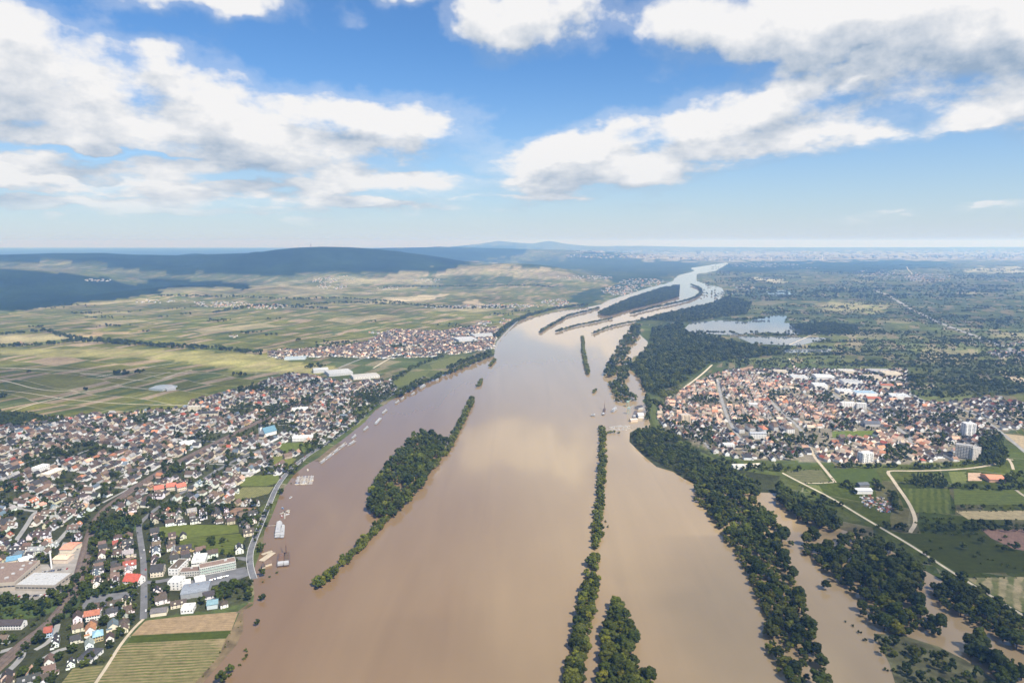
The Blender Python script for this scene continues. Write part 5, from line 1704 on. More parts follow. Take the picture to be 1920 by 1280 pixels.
def crown_mesh(seed, rx, h0, h1, lumps, kind, mat, leaves=46):
    """clumps of leaves round an uneven crown between heights h0 and h1"""
    g = np.random.default_rng(seed)
    V, F = [], []
    n = 0
    hz = (h1 - h0) / 2
    zc = (h1 + h0) / 2
    for i in range(lumps):
        th = g.uniform(0, 2 * math.pi)
        if kind == 'fir':
            t = (i + g.uniform(0, 1)) / lumps
            r = rx * (1 - t) * g.uniform(.3, .85)
            c = np.array([r * math.cos(th), r * math.sin(th), h0 + t * (h1 - h0)])
            lr = rx * (0.22 + .42 * (1 - t))
        else:
            ph = math.acos(g.uniform(-.75, 1))
            q = g.uniform(.45, .86)
            c = np.array([rx * q * math.sin(ph) * math.cos(th), rx * q * math.sin(ph) * math.sin(th), zc + hz * q * math.cos(ph)])
            lr = rx * g.uniform(.26, .42)
        d = ICO_V * lr * (1 + g.normal(0, .13, (len(ICO_V), 1)))
        d[:, 2] *= .82
        V.append(c + d)
        F += [tuple(k + n for k in f) for f in ICO_F]
        n += len(ICO_V)
        # leaf sprays standing off the clump
        dirs = g.normal(0, 1, (leaves, 3))
        dirs /= np.linalg.norm(dirs, axis=1)[:, None]
        dirs[:, 2] = np.abs(dirs[:, 2]) * .9 - .25 * (dirs[:, 2] < 0)
        for dv in dirs:
            cc = c + dv * lr * g.uniform(.9, 1.22) * np.array([1, 1, .85])
            a = g.normal(0, 1, 3)
            a -= dv * a.dot(dv) * .6
            a /= np.linalg.norm(a)
            b_ = np.cross(dv, a)
            b_ /= np.linalg.norm(b_) + 1e-6
            s = rx * g.uniform(.07, .13)
            V.append(np.array([cc - a * s, cc + b_ * s * .7, cc + a * s, cc - b_ * s * .7]))
            F.append((n, n + 1, n + 2, n + 3))
            n += 4
    me = bpy.data.meshes.new('crown')
    me.from_pydata(np.concatenate(V).tolist(), [], F)
    me.materials.append(mat)
    return me


def trunk_mesh(h, r, limbs=4, seed=0):
    g = random.Random(seed)
    mb = MB()
    mb.cyl(0, 0, r * 1.25, r * .55, -1.0, h, 7)
    for k in range(limbs):
        a = 2 * math.pi * k / limbs + g.uniform(-.4, .4)
        z0, L = h * g.uniform(.5, .8), h * g.uniform(.4, .6)
        vs = []
        for t, rr_ in ((0, r * .5), (1, r * .2)):
            bx, by, bz = math.cos(a) * L * .8 * t, math.sin(a) * L * .8 * t, z0 + L * .8 * t
            for q in range(4):
                p = q * math.pi / 2
                vs.append((bx - math.sin(a) * rr_ * math.cos(p), by + math.cos(a) * rr_ * math.cos(p), bz + rr_ * math.sin(p)))
        mb.add(vs, [(i, (i + 1) % 4, 4 + (i + 1) % 4, 4 + i) for i in range(4)] + [(7, 6, 5, 4)])
    return mb.mesh('trunk', M['bark'])


# kind: crown radius, crown bottom, top, clumps, shape, material
KINDS = [
    ('broad', 6.4, 2.6, 14.5, 30, 'round', 'leaf_deep'), ('broad', 5.6, 2.0, 13.0, 26, 'round', 'leaf_deep'), ('broad', 6.0, 2.6, 15.5, 30, 'round', 'leaf_mid'),
    ('broad', 5.0, 2.0, 12.0, 24, 'round', 'leaf_mid'), ('willow', 5.6, 0.8, 10.5, 28, 'round', 'leaf_pale'), ('willow', 4.8, 0.6, 9.0, 24, 'round', 'leaf_pale'),
    ('fir', 3.4, 1.0, 15.0, 26, 'fir', 'leaf_fir'), ('poplar', 2.6, 1.5, 20.0, 26, 'round', 'leaf_deep'), ('bush', 3.0, -0.2, 4.6, 12, 'round', 'leaf_mid'), ('bush', 2.4, -0.2, 3.6, 10, 'round', 'leaf_pale'),
]
TREES = []
for i, (kd, rx, h0, h1, lumps, shape, mat) in enumerate(KINDS):
    TREES.append(dict(kind=kd, rx=rx, h=h1, crown=crown_mesh(100 + i, rx, h0, h1, lumps, shape, M[mat]), trunk=trunk_mesh(h1 * .55, .16 + rx * .055, 4 if shape == 'round' else 0, i)))
# light copies for woods seen from afar
PROTO = bpy.data.collections.new('tree_stock')
for i, (kd, rx, h0, h1, lumps, shape, mat) in enumerate(KINDS):
    me = crown_mesh(300 + i, rx, h0, h1, max(9, lumps // 2), shape, M[mat], 16)
    PROTO.objects.link(bpy.data.objects.new('stock_%02d' % i, me))
BROAD, WILLOW, FIR, POPLAR, BUSH = (0, 1, 2, 3), (4, 5), (6,), (7,), (8, 9)

PLACES = {}     # place -> list of (x, y, z, rot, scale, kind)
TREE_CELL = {}


def grow(place, x, y, kinds, s, gap=0.0, z=None):
    if gap:
        gx, gy = int(x // 12), int(y // 12)
        for i in (-1, 0, 1):
            for j in (-1, 0, 1):
                for (a, c, q) in TREE_CELL.get((gx + i, gy + j), ()):
                    if (a - x) ** 2 + (c - y) ** 2 < ((gap + q) / 2) ** 2:
                        return False
        TREE_CELL.setdefault((gx, gy), []).append((x, y, gap))
    if z is None:
        z = float(height(x, y)) if y > 2600 else 0.0
    PLACES.setdefault(place, []).append((x, y, z, R.uniform(0, 6.28), s, R.choice(kinds)))
    return True


def wood(place, poly, gap, kinds, smin=.8, smax=1.2, fill=1.0, zc=7.0, clear=.95):
    """fill an outline given by the crowns seen in the photograph"""
    w = wpoly(poly, zc)
    xs, ys = [p[0] for p in w], [p[1] for p in w]
    area = abs(sum(w[i][0] * w[(i + 1) % len(w)][1] - w[(i + 1) % len(w)][0] * w[i][1] for i in range(len(w)))) / 2
    n = int(area / (gap * gap) * 5 * fill)
    X, Y = NR.uniform(min(xs), max(xs), n * 3), NR.uniform(min(ys), max(ys), n * 3)
    k = in_poly(X, Y, w)
    gaps = rumple(X * 14, Y * 14)
    k &= gaps < clear
    for x, y in list(zip(X[k], Y[k]))[:n]:
        grow(place, float(x), float(y), kinds, R.uniform(smin, smax), gap)


def row(place, pts, step, kinds, smin=.8, smax=1.2, width=0.0, zc=6.0):
    w = smooth([P(u, v, zc) for u, v in pts], 1)
    carry = 0.0
    for (x0, y0), (x1, y1) in zip(w[:-1], w[1:]):
        L = math.hypot(x1 - x0, y1 - y0)
        t = carry
        while t < L:
            x, y = x0 + (x1 - x0) * t / L, y0 + (y1 - y0) * t / L
            grow(place, x + R.uniform(-1, 1) * (width + 1.0), y + R.uniform(-1, 1) * (width + 1.0), kinds, R.uniform(smin, smax), min(step * .45, 2.0))
            t += step * R.uniform(.7, 1.3)
        carry = t - L


MIX = BROAD + BROAD + WILLOW
# --- the flooded woods
A = 'in the flooded strip wood beside the backwater'
wood(A, [(1304, 908), (1330, 900), (1380, 893), (1420, 903), (1428, 945), (1450, 965), (1472, 1000), (1466, 1035), (1485, 1070), (1497, 1110), (1510, 1150), (1530, 1205), (1545, 1245), (1560, 1300), (1486, 1300), (1458, 1245), (1448, 1205), (1440, 1160), (1432, 1125), (1416, 1080), (1398, 1042), (1372, 1012), (1356, 985), (1338, 962), (1310, 928)], 7.8, BROAD + WILLOW, .55, 1.4, 1.0, 7.0, .85)
row(A, [(1312, 935), (1340, 965), (1358, 990), (1374, 1018), (1400, 1050), (1418, 1088), (1432, 1130), (1440, 1165), (1450, 1210), (1462, 1250)], 8, WILLOW, .85, 1.15, 4)
B = 'in the dark wood strip under the dike path'
wood(B, [(1458, 912), (1500, 928), (1556, 955), (1580, 985), (1560, 992), (1525, 980), (1490, 962), (1460, 942)], 8.5, BROAD, .9, 1.45)
wood(B, [(1600, 990), (1650, 1003), (1664, 1018), (1610, 1010)], 9, BROAD, .7, .9)
Cc_ = 'in the big drowned wood beyond the backwater'
wood(Cc_, [(1500, 998), (1530, 996), (1548, 1016), (1600, 1000), (1650, 1008), (1690, 1036), (1735, 1075), (1728, 1100), (1704, 1120), (1742, 1142), (1766, 1172), (1756, 1188), (1722, 1178), (1690, 1186), (1640, 1168), (1612, 1142), (1602, 1114), (1572, 1088), (1532, 1045), (1506, 1030)], 8.4, BROAD + BROAD + (4,), .55, 1.55, 1.0, 7.0, .75)
D_ = 'in the flooded wood beside the striped field'
wood(D_, [(1742, 1078), (1800, 1078), (1850, 1106), (1900, 1146), (1990, 1170), (1990, 1250), (1900, 1208), (1850, 1178), (1800, 1146), (1762, 1130)], 8.2, BROAD + (4,), .55, 1.4, 1.0, 7.0, .75)
E_ = 'in the small clump by the mud bank'
wood(E_, [(1812, 1188), (1840, 1186), (1870, 1210), (1912, 1228), (1918, 1268), (1880, 1276), (1842, 1246), (1814, 1216)], 8.5, BROAD, .9, 1.5)
wood(E_, [(1640, 1192), (1682, 1196), (1682, 1228), (1664, 1234)], 9, BROAD + WILLOW, .7, 1.0)
F_ = 'on the scrubby mud bank'
wood(F_, [(1690, 1245), (1740, 1240), (1800, 1246), (1880, 1275), (1890, 1310), (1690, 1310)], 8, BROAD + BUSH + BUSH, .6, .9, .7)
wood(F_, [(1690, 1196), (1760, 1215), (1800, 1238), (1700, 1240)], 6, BUSH + (3,), .6, 1.3, .5)
for (u, v, s, k) in [(1548, 1100, .9, 0), (1482, 1020, .7, 2), (1600, 1168, .6, 8), (1612, 1180, .8, 8), (1622, 1195, .8, 8), (1662, 1250, .8, 8), (1678, 1252, .9, 8), (1586, 1160, .5, 8), (1320, 905, .8, 3), (1545, 1096, .7, 1)]:
    grow('alone in the backwater', *P(u, v, 4), (k,), s)
G_ = 'in the bank wood below the dike by the village'
wood(G_, [(1185, 813), (1215, 798), (1262, 808), (1300, 842), (1345, 866), (1400, 896), (1420, 904), (1310, 903), (1275, 882), (1232, 860), (1202, 840)], 9.0, BROAD + BROAD + WILLOW, .75, 1.1)
# --- islands and rows in the river
H_ = 'on the wide wooded river island'
wood(H_, [(702, 962), (690, 938), (704, 905), (731, 866), (757, 834), (776, 817), (798, 810), (826, 820), (840, 830), (830, 850), (805, 888), (778, 922), (756, 944), (730, 972)], 8.8, BROAD + (4,), .85, 1.55)
row(H_, [(734, 960), (758, 940), (780, 916), (806, 884), (834, 850), (848, 828)], 8, WILLOW, .9, 1.2, 3)
I_ = 'in the tree tail of the wide island'
row(I_, [(596, 1094), (612, 1082), (634, 1060), (657, 1043), (675, 1018), (700, 996), (716, 976), (728, 966)], 3.4, WILLOW + (3,), .8, 1.2, 4.5)
row(I_, [(846, 826), (858, 802), (868, 782), (878, 762), (886, 744)], 4, WILLOW + (3,), .9, 1.2, 5)
row(I_, [(896, 722), (902, 710)], 7, WILLOW, .9, 1.1, 3)
row(I_, [(917, 684), (929, 673)], 7, WILLOW, .9, 1.1, 4)
J_ = 'in the long straight tree row midstream'
row(J_, [(1130, 800), (1130, 850), (1127, 900), (1124, 950), (1120, 990), (1117, 1022)], 3.2, WILLOW + (3,), .8, 1.1, 4.6)
row(J_, [(1113, 1038), (1109, 1062)], 2.6, WILLOW + (3,), .9, 1.15, 5)
row(J_, [(1110, 1074), (1104, 1110), (1097, 1150), (1090, 1190), (1083, 1230), (1074, 1270), (1066, 1310)], 2.2, WILLOW + (3,), .9, 1.25, 6.5)
for u, v in [(1135, 975), (1140, 985)]:
    grow(J_, *P(u, v, 3), BUSH, 1.0)
row(J_, [(1140, 808), (1148, 806), (1158, 808)], 6, WILLOW, .6, .8, 2)
K_ = 'on the broad midstream wood spit'
wood(K_, [(1150, 1128), (1164, 1128), (1178, 1165), (1196, 1196), (1190, 1212), (1180, 1222), (1196, 1246), (1222, 1262), (1226, 1310), (1116, 1310), (1126, 1240), (1136, 1180)], 6.2, WILLOW + (2, 3), .85, 1.3)
L_ = 'in the flooded hedge along the near shore'
for k in range(16):
    t = R.random()
    grow('on the wet field edge by the flood', *P(452 - 70 * t + R.uniform(-6, 4), 1160 + 112 * t, 1), (9,), R.uniform(.3, .6), 5)
row(L_, [(412, 1272), (424, 1258), (436, 1246)], 6, BUSH + (3,), .8, 1.2, 2)
row(L_, [(446, 1238), (456, 1228), (466, 1206)], 9, (3,) + BUSH, .7, 1.0, 1)
for u, v, s, k in [(482, 1166, .7, 3), (492, 1120, .75, 1), (490, 1075, .8, 2), (492, 1086, .5, 8), (505, 1077, .6, 8), (519, 1069, .7, 8), (488, 1025, .9, 1), (496, 1016, .6, 8), (489, 1030, .7, 2), (527, 922, .9, 1), (500, 982, .7, 3), (553, 885, .8, 3), (557, 878, .7, 2), (546, 903, .5, 8), (470, 983, .9, 3)]:
    grow('on the flooded shore by the river road', *P(u, v, 4), (k,), s)
# --- far rows in the upper river
M_ = 'in the upper river tree lines'
row(M_, [(1092, 630), (1093, 650), (1097, 675), (1103, 700)], 6, WILLOW, .9, 1.3, 4)
row(M_, [(1112, 624), (1140, 612), (1185, 603), (1210, 598)], 7, WILLOW + (3,), .9, 1.3, 6)
row(M_, [(1012, 622), (1030, 610), (1050, 600), (1062, 592), (1100, 583), (1124, 576)], 7, WILLOW + (1,), .9, 1.4, 7)
row(M_, [(1044, 621), (1070, 612), (1100, 606), (1148, 596)], 7, WILLOW + (1,), .9, 1.3, 6)
row(M_, [(1184, 588), (1220, 578), (1260, 570), (1300, 560), (1316, 548), (1312, 540), (1296, 534)], 8, BROAD, .9, 1.4, 8)
wood(M_, [(1118, 588), (1150, 572), (1180, 560), (1240, 540), (1274, 534), (1272, 556), (1240, 566), (1190, 578), (1140, 592)], 13, BROAD, 1.0, 1.5)
row(M_, [(1112, 733), (1120, 727)], 6, WILLOW, .7, .9, 2)
N_ = 'in the broad woods above the dike village'
for poly in ([(1131, 700), (1146, 670), (1166, 636), (1186, 610), (1202, 606), (1196, 634), (1180, 655), (1166, 680), (1146, 708)], [(1158, 690), (1180, 675), (1186, 690), (1176, 708), (1160, 712)],
             [(1142, 716), (1160, 712), (1188, 738), (1194, 748), (1158, 752)], [(1184, 688), (1200, 668), (1216, 648), (1240, 638), (1300, 648), (1338, 674), (1318, 688), (1290, 708), (1260, 724), (1230, 738), (1212, 736), (1202, 712)],
             [(1218, 638), (1226, 613), (1278, 604), (1285, 622), (1340, 630), (1400, 646), (1480, 654), (1460, 662), (1380, 672), (1340, 680), (1300, 655), (1240, 646)],
             [(1200, 598), (1260, 584), (1330, 570), (1362, 556), (1410, 566), (1400, 588), (1330, 596), (1290, 602)]):
    wood(N_, poly, 9.8, BROAD + WILLOW + (2, 3) + WILLOW, .55, 1.6, 1.0, 7.0, .4)
wood(N_, [(1230, 733), (1275, 722), (1278, 732), (1246, 744)], 9, WILLOW, .8, 1.1)
row(N_, [(1214, 742), (1218, 762), (1214, 785)], 7, BROAD + BUSH, .7, 1.0, 5)
row(N_, [(1228, 752), (1240, 760), (1255, 765)], 7, FIR + BROAD, .8, 1.1, 5)
for a_, b_ in (((1302, 622), (1380, 624)), ((1430, 586), (1480, 584)), ((1408, 624), (1420, 624)), ((1510, 615), (1600, 620)), ((1470, 622), (1560, 628)), ((1440, 654), (1480, 650)), ((1490, 650), (1600, 656)), ((1380, 600), (1440, 596))):
    row('in the poplar screens between the ponds', [a_, ((a_[0] + b_[0]) / 2, (a_[1] + b_[1]) / 2), b_], 7, BROAD + POPLAR, .9, 1.3, 9)
wood('in the poplar screens between the ponds', [(1480, 608), (1560, 604), (1610, 612), (1600, 626), (1500, 620)], 11, BROAD, .8, 1.2)
# --- mosaic of hedges and thickets on the plain
O_ = 'in the hedges and thickets of the wide plain'
PLAIN = [(1410, 560), (1560, 520), (1960, 520), (1960, 748), (1850, 742), (1720, 745), (1702, 690), (1480, 688), (1380, 690), (1420, 640)]
PW_ = wpoly(PLAIN)
pond_w = [wpoly(p) for p in PONDS]
for k in range(400):
    for _ in range(20):
        u, v = R.uniform(1330, 1960), 520 + 228 * R.random() ** .8
        if in_poly(u, v, PLAIN) and not any(bool(in_poly(u, v, p)) for p in PONDS):
            break
    x, y = P(u, v)
    if R.random() < .55:
        a = R.gauss(0, .12)
        L = R.uniform(80, 380)
        n = int(L / 9)
        for i in range(n):
            t = (i / n - .5) * L
            xx, yy = x + math.cos(a) * t, y + math.sin(a) * t + R.uniform(-3, 3)
            if not any(bool(in_poly(xx, yy, p)) for p in pond_w) and seg_dist(xx, yy, ROADS_W[-5][3]) > 16:
                grow(O_, xx, yy, BROAD + BUSH + WILLOW, R.uniform(.5, 1.0), 4)
    else:
        n, rad = R.randint(6, 34), R.uniform(20, 70)
        for i in range(n):
            xx, yy = x + R.gauss(0, rad * 1.5), y + R.gauss(0, rad * .7)
            if not any(bool(in_poly(xx, yy, p)) for p in pond_w):
                grow(O_, xx, yy, BROAD + BUSH, R.uniform(.6, 1.1), 5)
mw = [w for w in ROADS_W if w[0] == 'motorway'][0][3]
for off in (-22, 22):
    for (x, y) in mw[::1]:
        grow(O_, x + off + R.uniform(-4, 4), y + R.uniform(-20, 20), BROAD + BUSH, R.uniform(.6, 1.0), 3)
# far woods thicken towards the horizon
Q_ = 'in the distant woods of the plain'
for k in range(150):
    u, v = R.uniform(1340, 1960), R.uniform(496, 560)
    x, y = P(u, v)
    if in_poly(x, y, river_w):
        continue
    n = R.randint(10, 26)
    for i in range(n):
        grow(Q_, x + R.gauss(0, 130), y + R.gauss(0, 60), BROAD, R.uniform(1.0, 1.6), 8)
# --- meadows of the far bank
S_ = 'along the meadow hedges behind the dike'
for pts, st, kk in [([(1690, 990), (1740, 990), (1800, 1000), (1840, 990)], 8, BUSH + (3,)), ([(1720, 975), (1790, 980), (1850, 978), (1930, 985)], 8, BROAD + BUSH), ([(1740, 990), (1830, 988), (1930, 990)], 9, BROAD),
                    ([(1790, 910), (1850, 913), (1930, 912)], 9, BROAD + BUSH), ([(1785, 950), (1850, 946), (1930, 950)], 9, BUSH + (3,)), ([(1700, 900), (1740, 905), (1780, 908)], 7, BROAD), ([(1720, 965), (1790, 966)], 6, BUSH),
                    ([(1815, 976), (1870, 977), (1930, 978)], 6, BUSH), ([(1830, 1030), (1870, 1050), (1930, 1062)], 8, BUSH), ([(1690, 1030), (1720, 1045), (1745, 1050)], 7, (3,) + BUSH), ([(1650, 985), (1680, 985), (1704, 988)], 7, BROAD), ([(1525, 925), (1560, 940), (1590, 948)], 7, BROAD + BUSH),
                    ([(1670, 920), (1680, 940), (1685, 955)], 8, BROAD), ([(1565, 870), (1620, 872), (1680, 870), (1740, 874), (1800, 868), (1850, 862)], 8, BROAD + BUSH), ([(1400, 872), (1440, 878), (1500, 878)], 8, BROAD + BUSH), ([(1580, 908), (1600, 905), (1600, 922)], 8, BROAD), ([(1640, 900), (1655, 915)], 8, BROAD)]:
    row(S_, pts, st, kk, .6, .95, 3)
wood(S_, [(1706, 886), (1770, 884), (1778, 910), (1712, 906)], 8, FIR + (1,), .5, .7)
wood(S_, [(1350, 852), (1390, 868), (1500, 870), (1500, 876), (1420, 880), (1360, 870)], 9, BROAD + BUSH, .6, .9, .6)
wood(S_, [(1840, 820), (1870, 820), (1890, 850), (1880, 868), (1840, 866), (1830, 850)], 9, BROAD, .8, 1.1)
wood(S_, [(1870, 890), (1930, 880), (1930, 910), (1880, 912)], 11, BROAD, .6, .9, .5)
for k in range(26):
    u, v = R.uniform(1680, 1930), R.uniform(1005, 1060)
    grow(S_, *P(u, v, 2), BUSH + (3,), R.uniform(.6, 1.2), 12)
for _, _, _, _, poly, _ in FIELDS:
    if poly[0][0] > 1440 and poly[0][1] > 870:
        w = wpoly(poly, 1)
        for (x0, y0), (x1, y1) in zip(w, w[1:] + w[:1]):
            n = int(math.hypot(x1 - x0, y1 - y0) / 7)
            for i in range(n):
                t = (i + R.random()) / n
                if rumple(x0 * 9 + i * 30, y0 * 9) > .1 and R.random() < .6:
                    grow(S_, x0 + (x1 - x0) * t + R.uniform(-2, 2), y0 + (y1 - y0) * t + R.uniform(-2, 2), BUSH, R.uniform(.3, .75), 2)
# --- near bank: garden trees, groves, field hedges
T_ = 'among the gardens of the river town'
for poly, gap, fill, kk in [([(-60, 1112), (60, 1116), (104, 1102), (140, 1080), (142, 1092), (100, 1138), (30, 1160), (-60, 1158)], 8, .8, BROAD + BUSH), ([(170, 985), (235, 960), (268, 980), (205, 1012), (170, 1022)], 8, .8, BROAD + FIR),
                            ([(396, 1122), (412, 1098), (440, 1086), (472, 1088), (470, 1122)], 8, .8, BROAD), ([(-60, 770), (40, 773), (108, 784), (108, 794), (0, 797), (-60, 800)], 8, 1, BROAD), ([(150, 1100), (230, 1090), (260, 1098), (210, 1108), (150, 1126), (125, 1146)], 8, .8, BROAD + BUSH + FIR),
                            ([(0, 905), (40, 900), (36, 918), (0, 920)], 8, 1, BROAD + FIR), ([(300, 868), (345, 866), (350, 880), (310, 886)], 9, .6, BROAD), ([(470, 780), (560, 745), (600, 730), (596, 742), (540, 768), (490, 790)], 10, .6, BROAD), ([(640, 742), (700, 725), (740, 714), (742, 730), (700, 750), (660, 752)], 10, .5, BROAD),
                            ([(560, 835), (600, 826), (618, 828), (590, 845), (562, 850)], 10, .5, BROAD + BUSH), ([(500, 880), (545, 872), (556, 872), (530, 886), (490, 888)], 9, .6, BROAD + BUSH), ([(446, 966), (480, 955), (484, 975), (466, 985), (450, 984)], 8, .8, BROAD), ([(360, 1020), (380, 1008), (430, 1008), (420, 1020)], 9, .3, BROAD + BUSH),
                            ([(120, 1215), (160, 1200), (215, 1225), (200, 1240), (170, 1250), (150, 1240)], 9, .4, BROAD + BUSH), ([(40, 1265), (66, 1240), (120, 1240), (100, 1280), (60, 1300)], 9, .5, BROAD + BUSH), ([(620, 770), (690, 745), (710, 748), (670, 785), (640, 790)], 11, .4, BROAD), ([(130, 900), (170, 905), (140, 935), (110, 930)], 10, .2, BROAD)]:
    wood(T_, poly, gap, kk, .55, .95, fill, 4)
VR = 'among the roofs of the dike village'
for poly, gap, fill in [([(1665, 836), (1705, 838), (1722, 858), (1655, 862)], 8, .9), ([(1440, 815), (1530, 815), (1530, 832), (1450, 832)], 9, .7), ([(1245, 790), (1330, 792), (1340, 830), (1300, 826), (1262, 808)], 10, .55), ([(1655, 768), (1700, 772), (1700, 800), (1665, 796)], 10, .6),
                        ([(1558, 786), (1592, 788), (1590, 806), (1560, 806)], 9, .8), ([(1740, 772), (1800, 776), (1790, 800), (1745, 796)], 10, .6), ([(1540, 736), (1562, 738), (1562, 756), (1540, 756)], 9, .8), ([(1830, 800), (1880, 812), (1882, 858), (1842, 862), (1835, 830)], 9, .9),
                        ([(1300, 742), (1345, 744), (1345, 756), (1300, 756)], 10, .5), ([(1440, 735), (1475, 738), (1470, 752), (1440, 750)], 10, .5), ([(1380, 775), (1440, 790), (1440, 806), (1390, 800)], 10, .5), ([(1720, 815), (1770, 812), (1765, 835), (1725, 835)], 10, .5), ([(1600, 700), (1625, 702), (1660, 716), (1610, 712)], 10, .5), ([(1400, 840), (1500, 838), (1500, 856), (1400, 850)], 11, .4), ([(1855, 752), (1960, 765), (1960, 790), (1870, 785)], 12, .4)]:
    wood(VR, poly, gap, BROAD + BROAD + BUSH, .55, 1.0, fill, 4)
row(T_, [(20, 1240), (60, 1205), (95, 1178), (126, 1145), (146, 1112), (158, 1078), (169, 1034), (178, 1003), (190, 975)], 9, BROAD + BUSH, .5, .8, 2, 3)
row(T_, [(90, 1160), (118, 1130), (136, 1102), (146, 1070)], 8, BROAD + BUSH, .5, .9, 3, 3)
row(T_, [(186, 972), (205, 952), (230, 938)], 8, BROAD, .5, .8, 2, 3)
row('in the tree line along the river road', [(600, 838), (640, 812), (664, 794), (684, 776), (712, 752), (742, 736), (780, 716), (800, 705)], 10, BROAD + BUSH, .6, 1.0, 3, 4)
row('in the tree line along the river road', [(745, 742), (780, 722), (805, 712), (850, 694), (890, 678), (924, 664)], 6, BROAD + WILLOW, .9, 1.3, 9)
row('in the tree line along the river road', [(480, 1010), (486, 990), (500, 962), (512, 940)], 22, BROAD, .5, .8, 1, 4)
row('in the tree line along the river road', [(840, 690), (880, 672), (920, 660)], 8, BROAD, .8, 1.2, 9)
row('in the tree line along the river road', [(738, 712), (770, 690), (800, 676), (830, 668)], 9, BROAD, .7, 1.1, 8)
row('in the tree line along the river road', [(930, 632), (950, 612), (976, 596), (1010, 586), (1040, 578), (1100, 572)], 9, BROAD, 1.0, 1.5, 14)
U_ = 'in the valley hedge across the vineyards'
row(U_, [(-40, 650), (20, 648), (80, 646), (140, 638), (160, 634), (230, 642), (300, 646), (360, 648), (400, 652), (450, 657), (490, 662)], 9, BROAD, .9, 1.5, 14)
row(U_, [(0, 626), (60, 622), (90, 618), (120, 630), (150, 636)], 10, BROAD, .9, 1.4, 16)
row(U_, [(120, 640), (180, 640), (260, 645), (330, 650), (380, 653)], 9, BROAD, .9, 1.4, 12)
for (u, v, n, rad) in [(168, 588, 26, 40), (190, 596, 16, 40), (215, 612, 14, 40), (405, 602, 30, 45), (72, 614, 12, 20), (465, 625, 6, 18), (478, 624, 6, 18), (512, 629, 7, 24), (240, 699, 12, 26), (225, 703, 8, 18), (440, 704, 8, 20), (590, 690, 10, 22), (600, 687, 8, 18), (400, 770, 6, 12), (640, 645, 26, 45), (615, 651, 16, 35),
                       (320, 580, 8, 40), (250, 585, 8, 50), (90, 578, 10, 60), (130, 574, 10, 70), (275, 622, 4, 14), (160, 732, 3, 6), (6, 745, 5, 8), (380, 575, 6, 40), (560, 640, 5, 14), (700, 604, 5, 20), (840, 612, 8, 40), (50, 700, 3, 6), (940, 590, 18, 40), (975, 585, 16, 40), (430, 628, 3, 10), (350, 590, 5, 20), (300, 595, 4, 16), (520, 600, 4, 20)]:
    hp = hit(u, v)
    for i in range(n):
        grow(U_, hp[0] + R.gauss(0, rad), hp[1] + R.gauss(0, rad * .6), BROAD, R.uniform(.6, 1.1), 4)
for pts in ([(300, 556), (360, 556), (440, 558), (560, 562), (640, 560), (720, 566), (760, 570)], [(560, 574), (640, 568), (760, 572), (860, 580), (960, 578)], [(720, 540), (860, 538), (1000, 536), (1040, 540)], [(400, 588), (480, 574), (560, 578), (620, 580)]):
    w = [hit(u, v) for u, v in pts]
    for a_, b_ in zip(w[:-1], w[1:]):
        n = int(math.dist(a_[:2], b_[:2]) / 14)
        for i in range(n):
            x, y = a_[0] + (b_[0] - a_[0]) * i / n, a_[1] + (b_[1] - a_[1]) * i / n
            grow(U_, x + R.gauss(0, 10), y + R.gauss(0, 14), BROAD, R.uniform(.9, 1.5), 4)
# single trees between the houses
NEAR_L = [(-60, 940), (500, 940), (478, 1100), (400, 1140), (270, 1156), (165, 1285), (-60, 1300)]
for poly, n, place in ((NEAR_L, 1000, T_), (TOWN_L, 5200, T_), (TOWN_M, 600, 'among the roofs of the second village'), (TOWN_R, 3000, 'among the roofs of the dike village')):
    w = wpoly(poly)
    xs, ys = [p[0] for p in w], [p[1] for p in w]
    X, Y = NR.uniform(min(xs), max(xs), n * 3), NR.uniform(min(ys), max(ys), n * 3)
    ok = in_poly(X, Y, w)
    for rw, pts in ROAD_AVOID:
        ok &= seg_dist(X, Y, pts) > rw / 2 + 2.5
    ok &= seg_dist(X, Y, RAIL_W) > 11
    for (ax, ay, ar) in AVOID:
        ok &= np.hypot(X - ax, Y - ay) > ar * .9
    for fw in FIELD_W[:len(FIELDS) + 4]:
        ok &= ~in_poly(X, Y, fw)
    X, Y = X[ok][:n], Y[ok][:n]
    clump = rumple(X * 7, Y * 7)
    for x, y, c in zip(X, Y, clump):
        if (c > .45 or R.random() < .4) and free_spot(x, y, 0.8):
            grow(place, float(x), float(y), BROAD + BROAD + BUSH + BUSH + FIR, R.uniform(.4, .95), 4)

# --- the three hundred that show largest stand as trees of their own
ALL = []
for place, lst in PLACES.items():
    for t in lst:
        u, v = project(t[0], t[1], t[2] + 5)
        if -60 < u < 1980 and 440 < v < 1330:
            size = TREES[t[5]]['rx'] * t[4] / math.hypot(t[0], t[1], CAM_H)
            ALL.append((size * (1.0 if v < 1275 else .6), place, t))
ALL.sort(key=lambda q: -q[0])
big, rest = ALL[:300], ALL[300:]
TINTS = [('olive', (1.15, 1.02, .85)), ('deep green', (.72, .78, .8)), ('yellow-green', (1.25, 1.22, .85)), ('grey-green', (1.0, 1.0, 1.35)), ('mid-green', (1.0, 1.0, 1.0))]
WORDS = {'broad': ('tree', 'broad dark green tree'), 'willow': ('willow_tree', 'pale green bushy willow'), 'fir': ('conifer_tree', 'narrow dark conifer'), 'poplar': ('poplar_tree', 'slim tall poplar'), 'bush': ('bush', 'low round bush')}
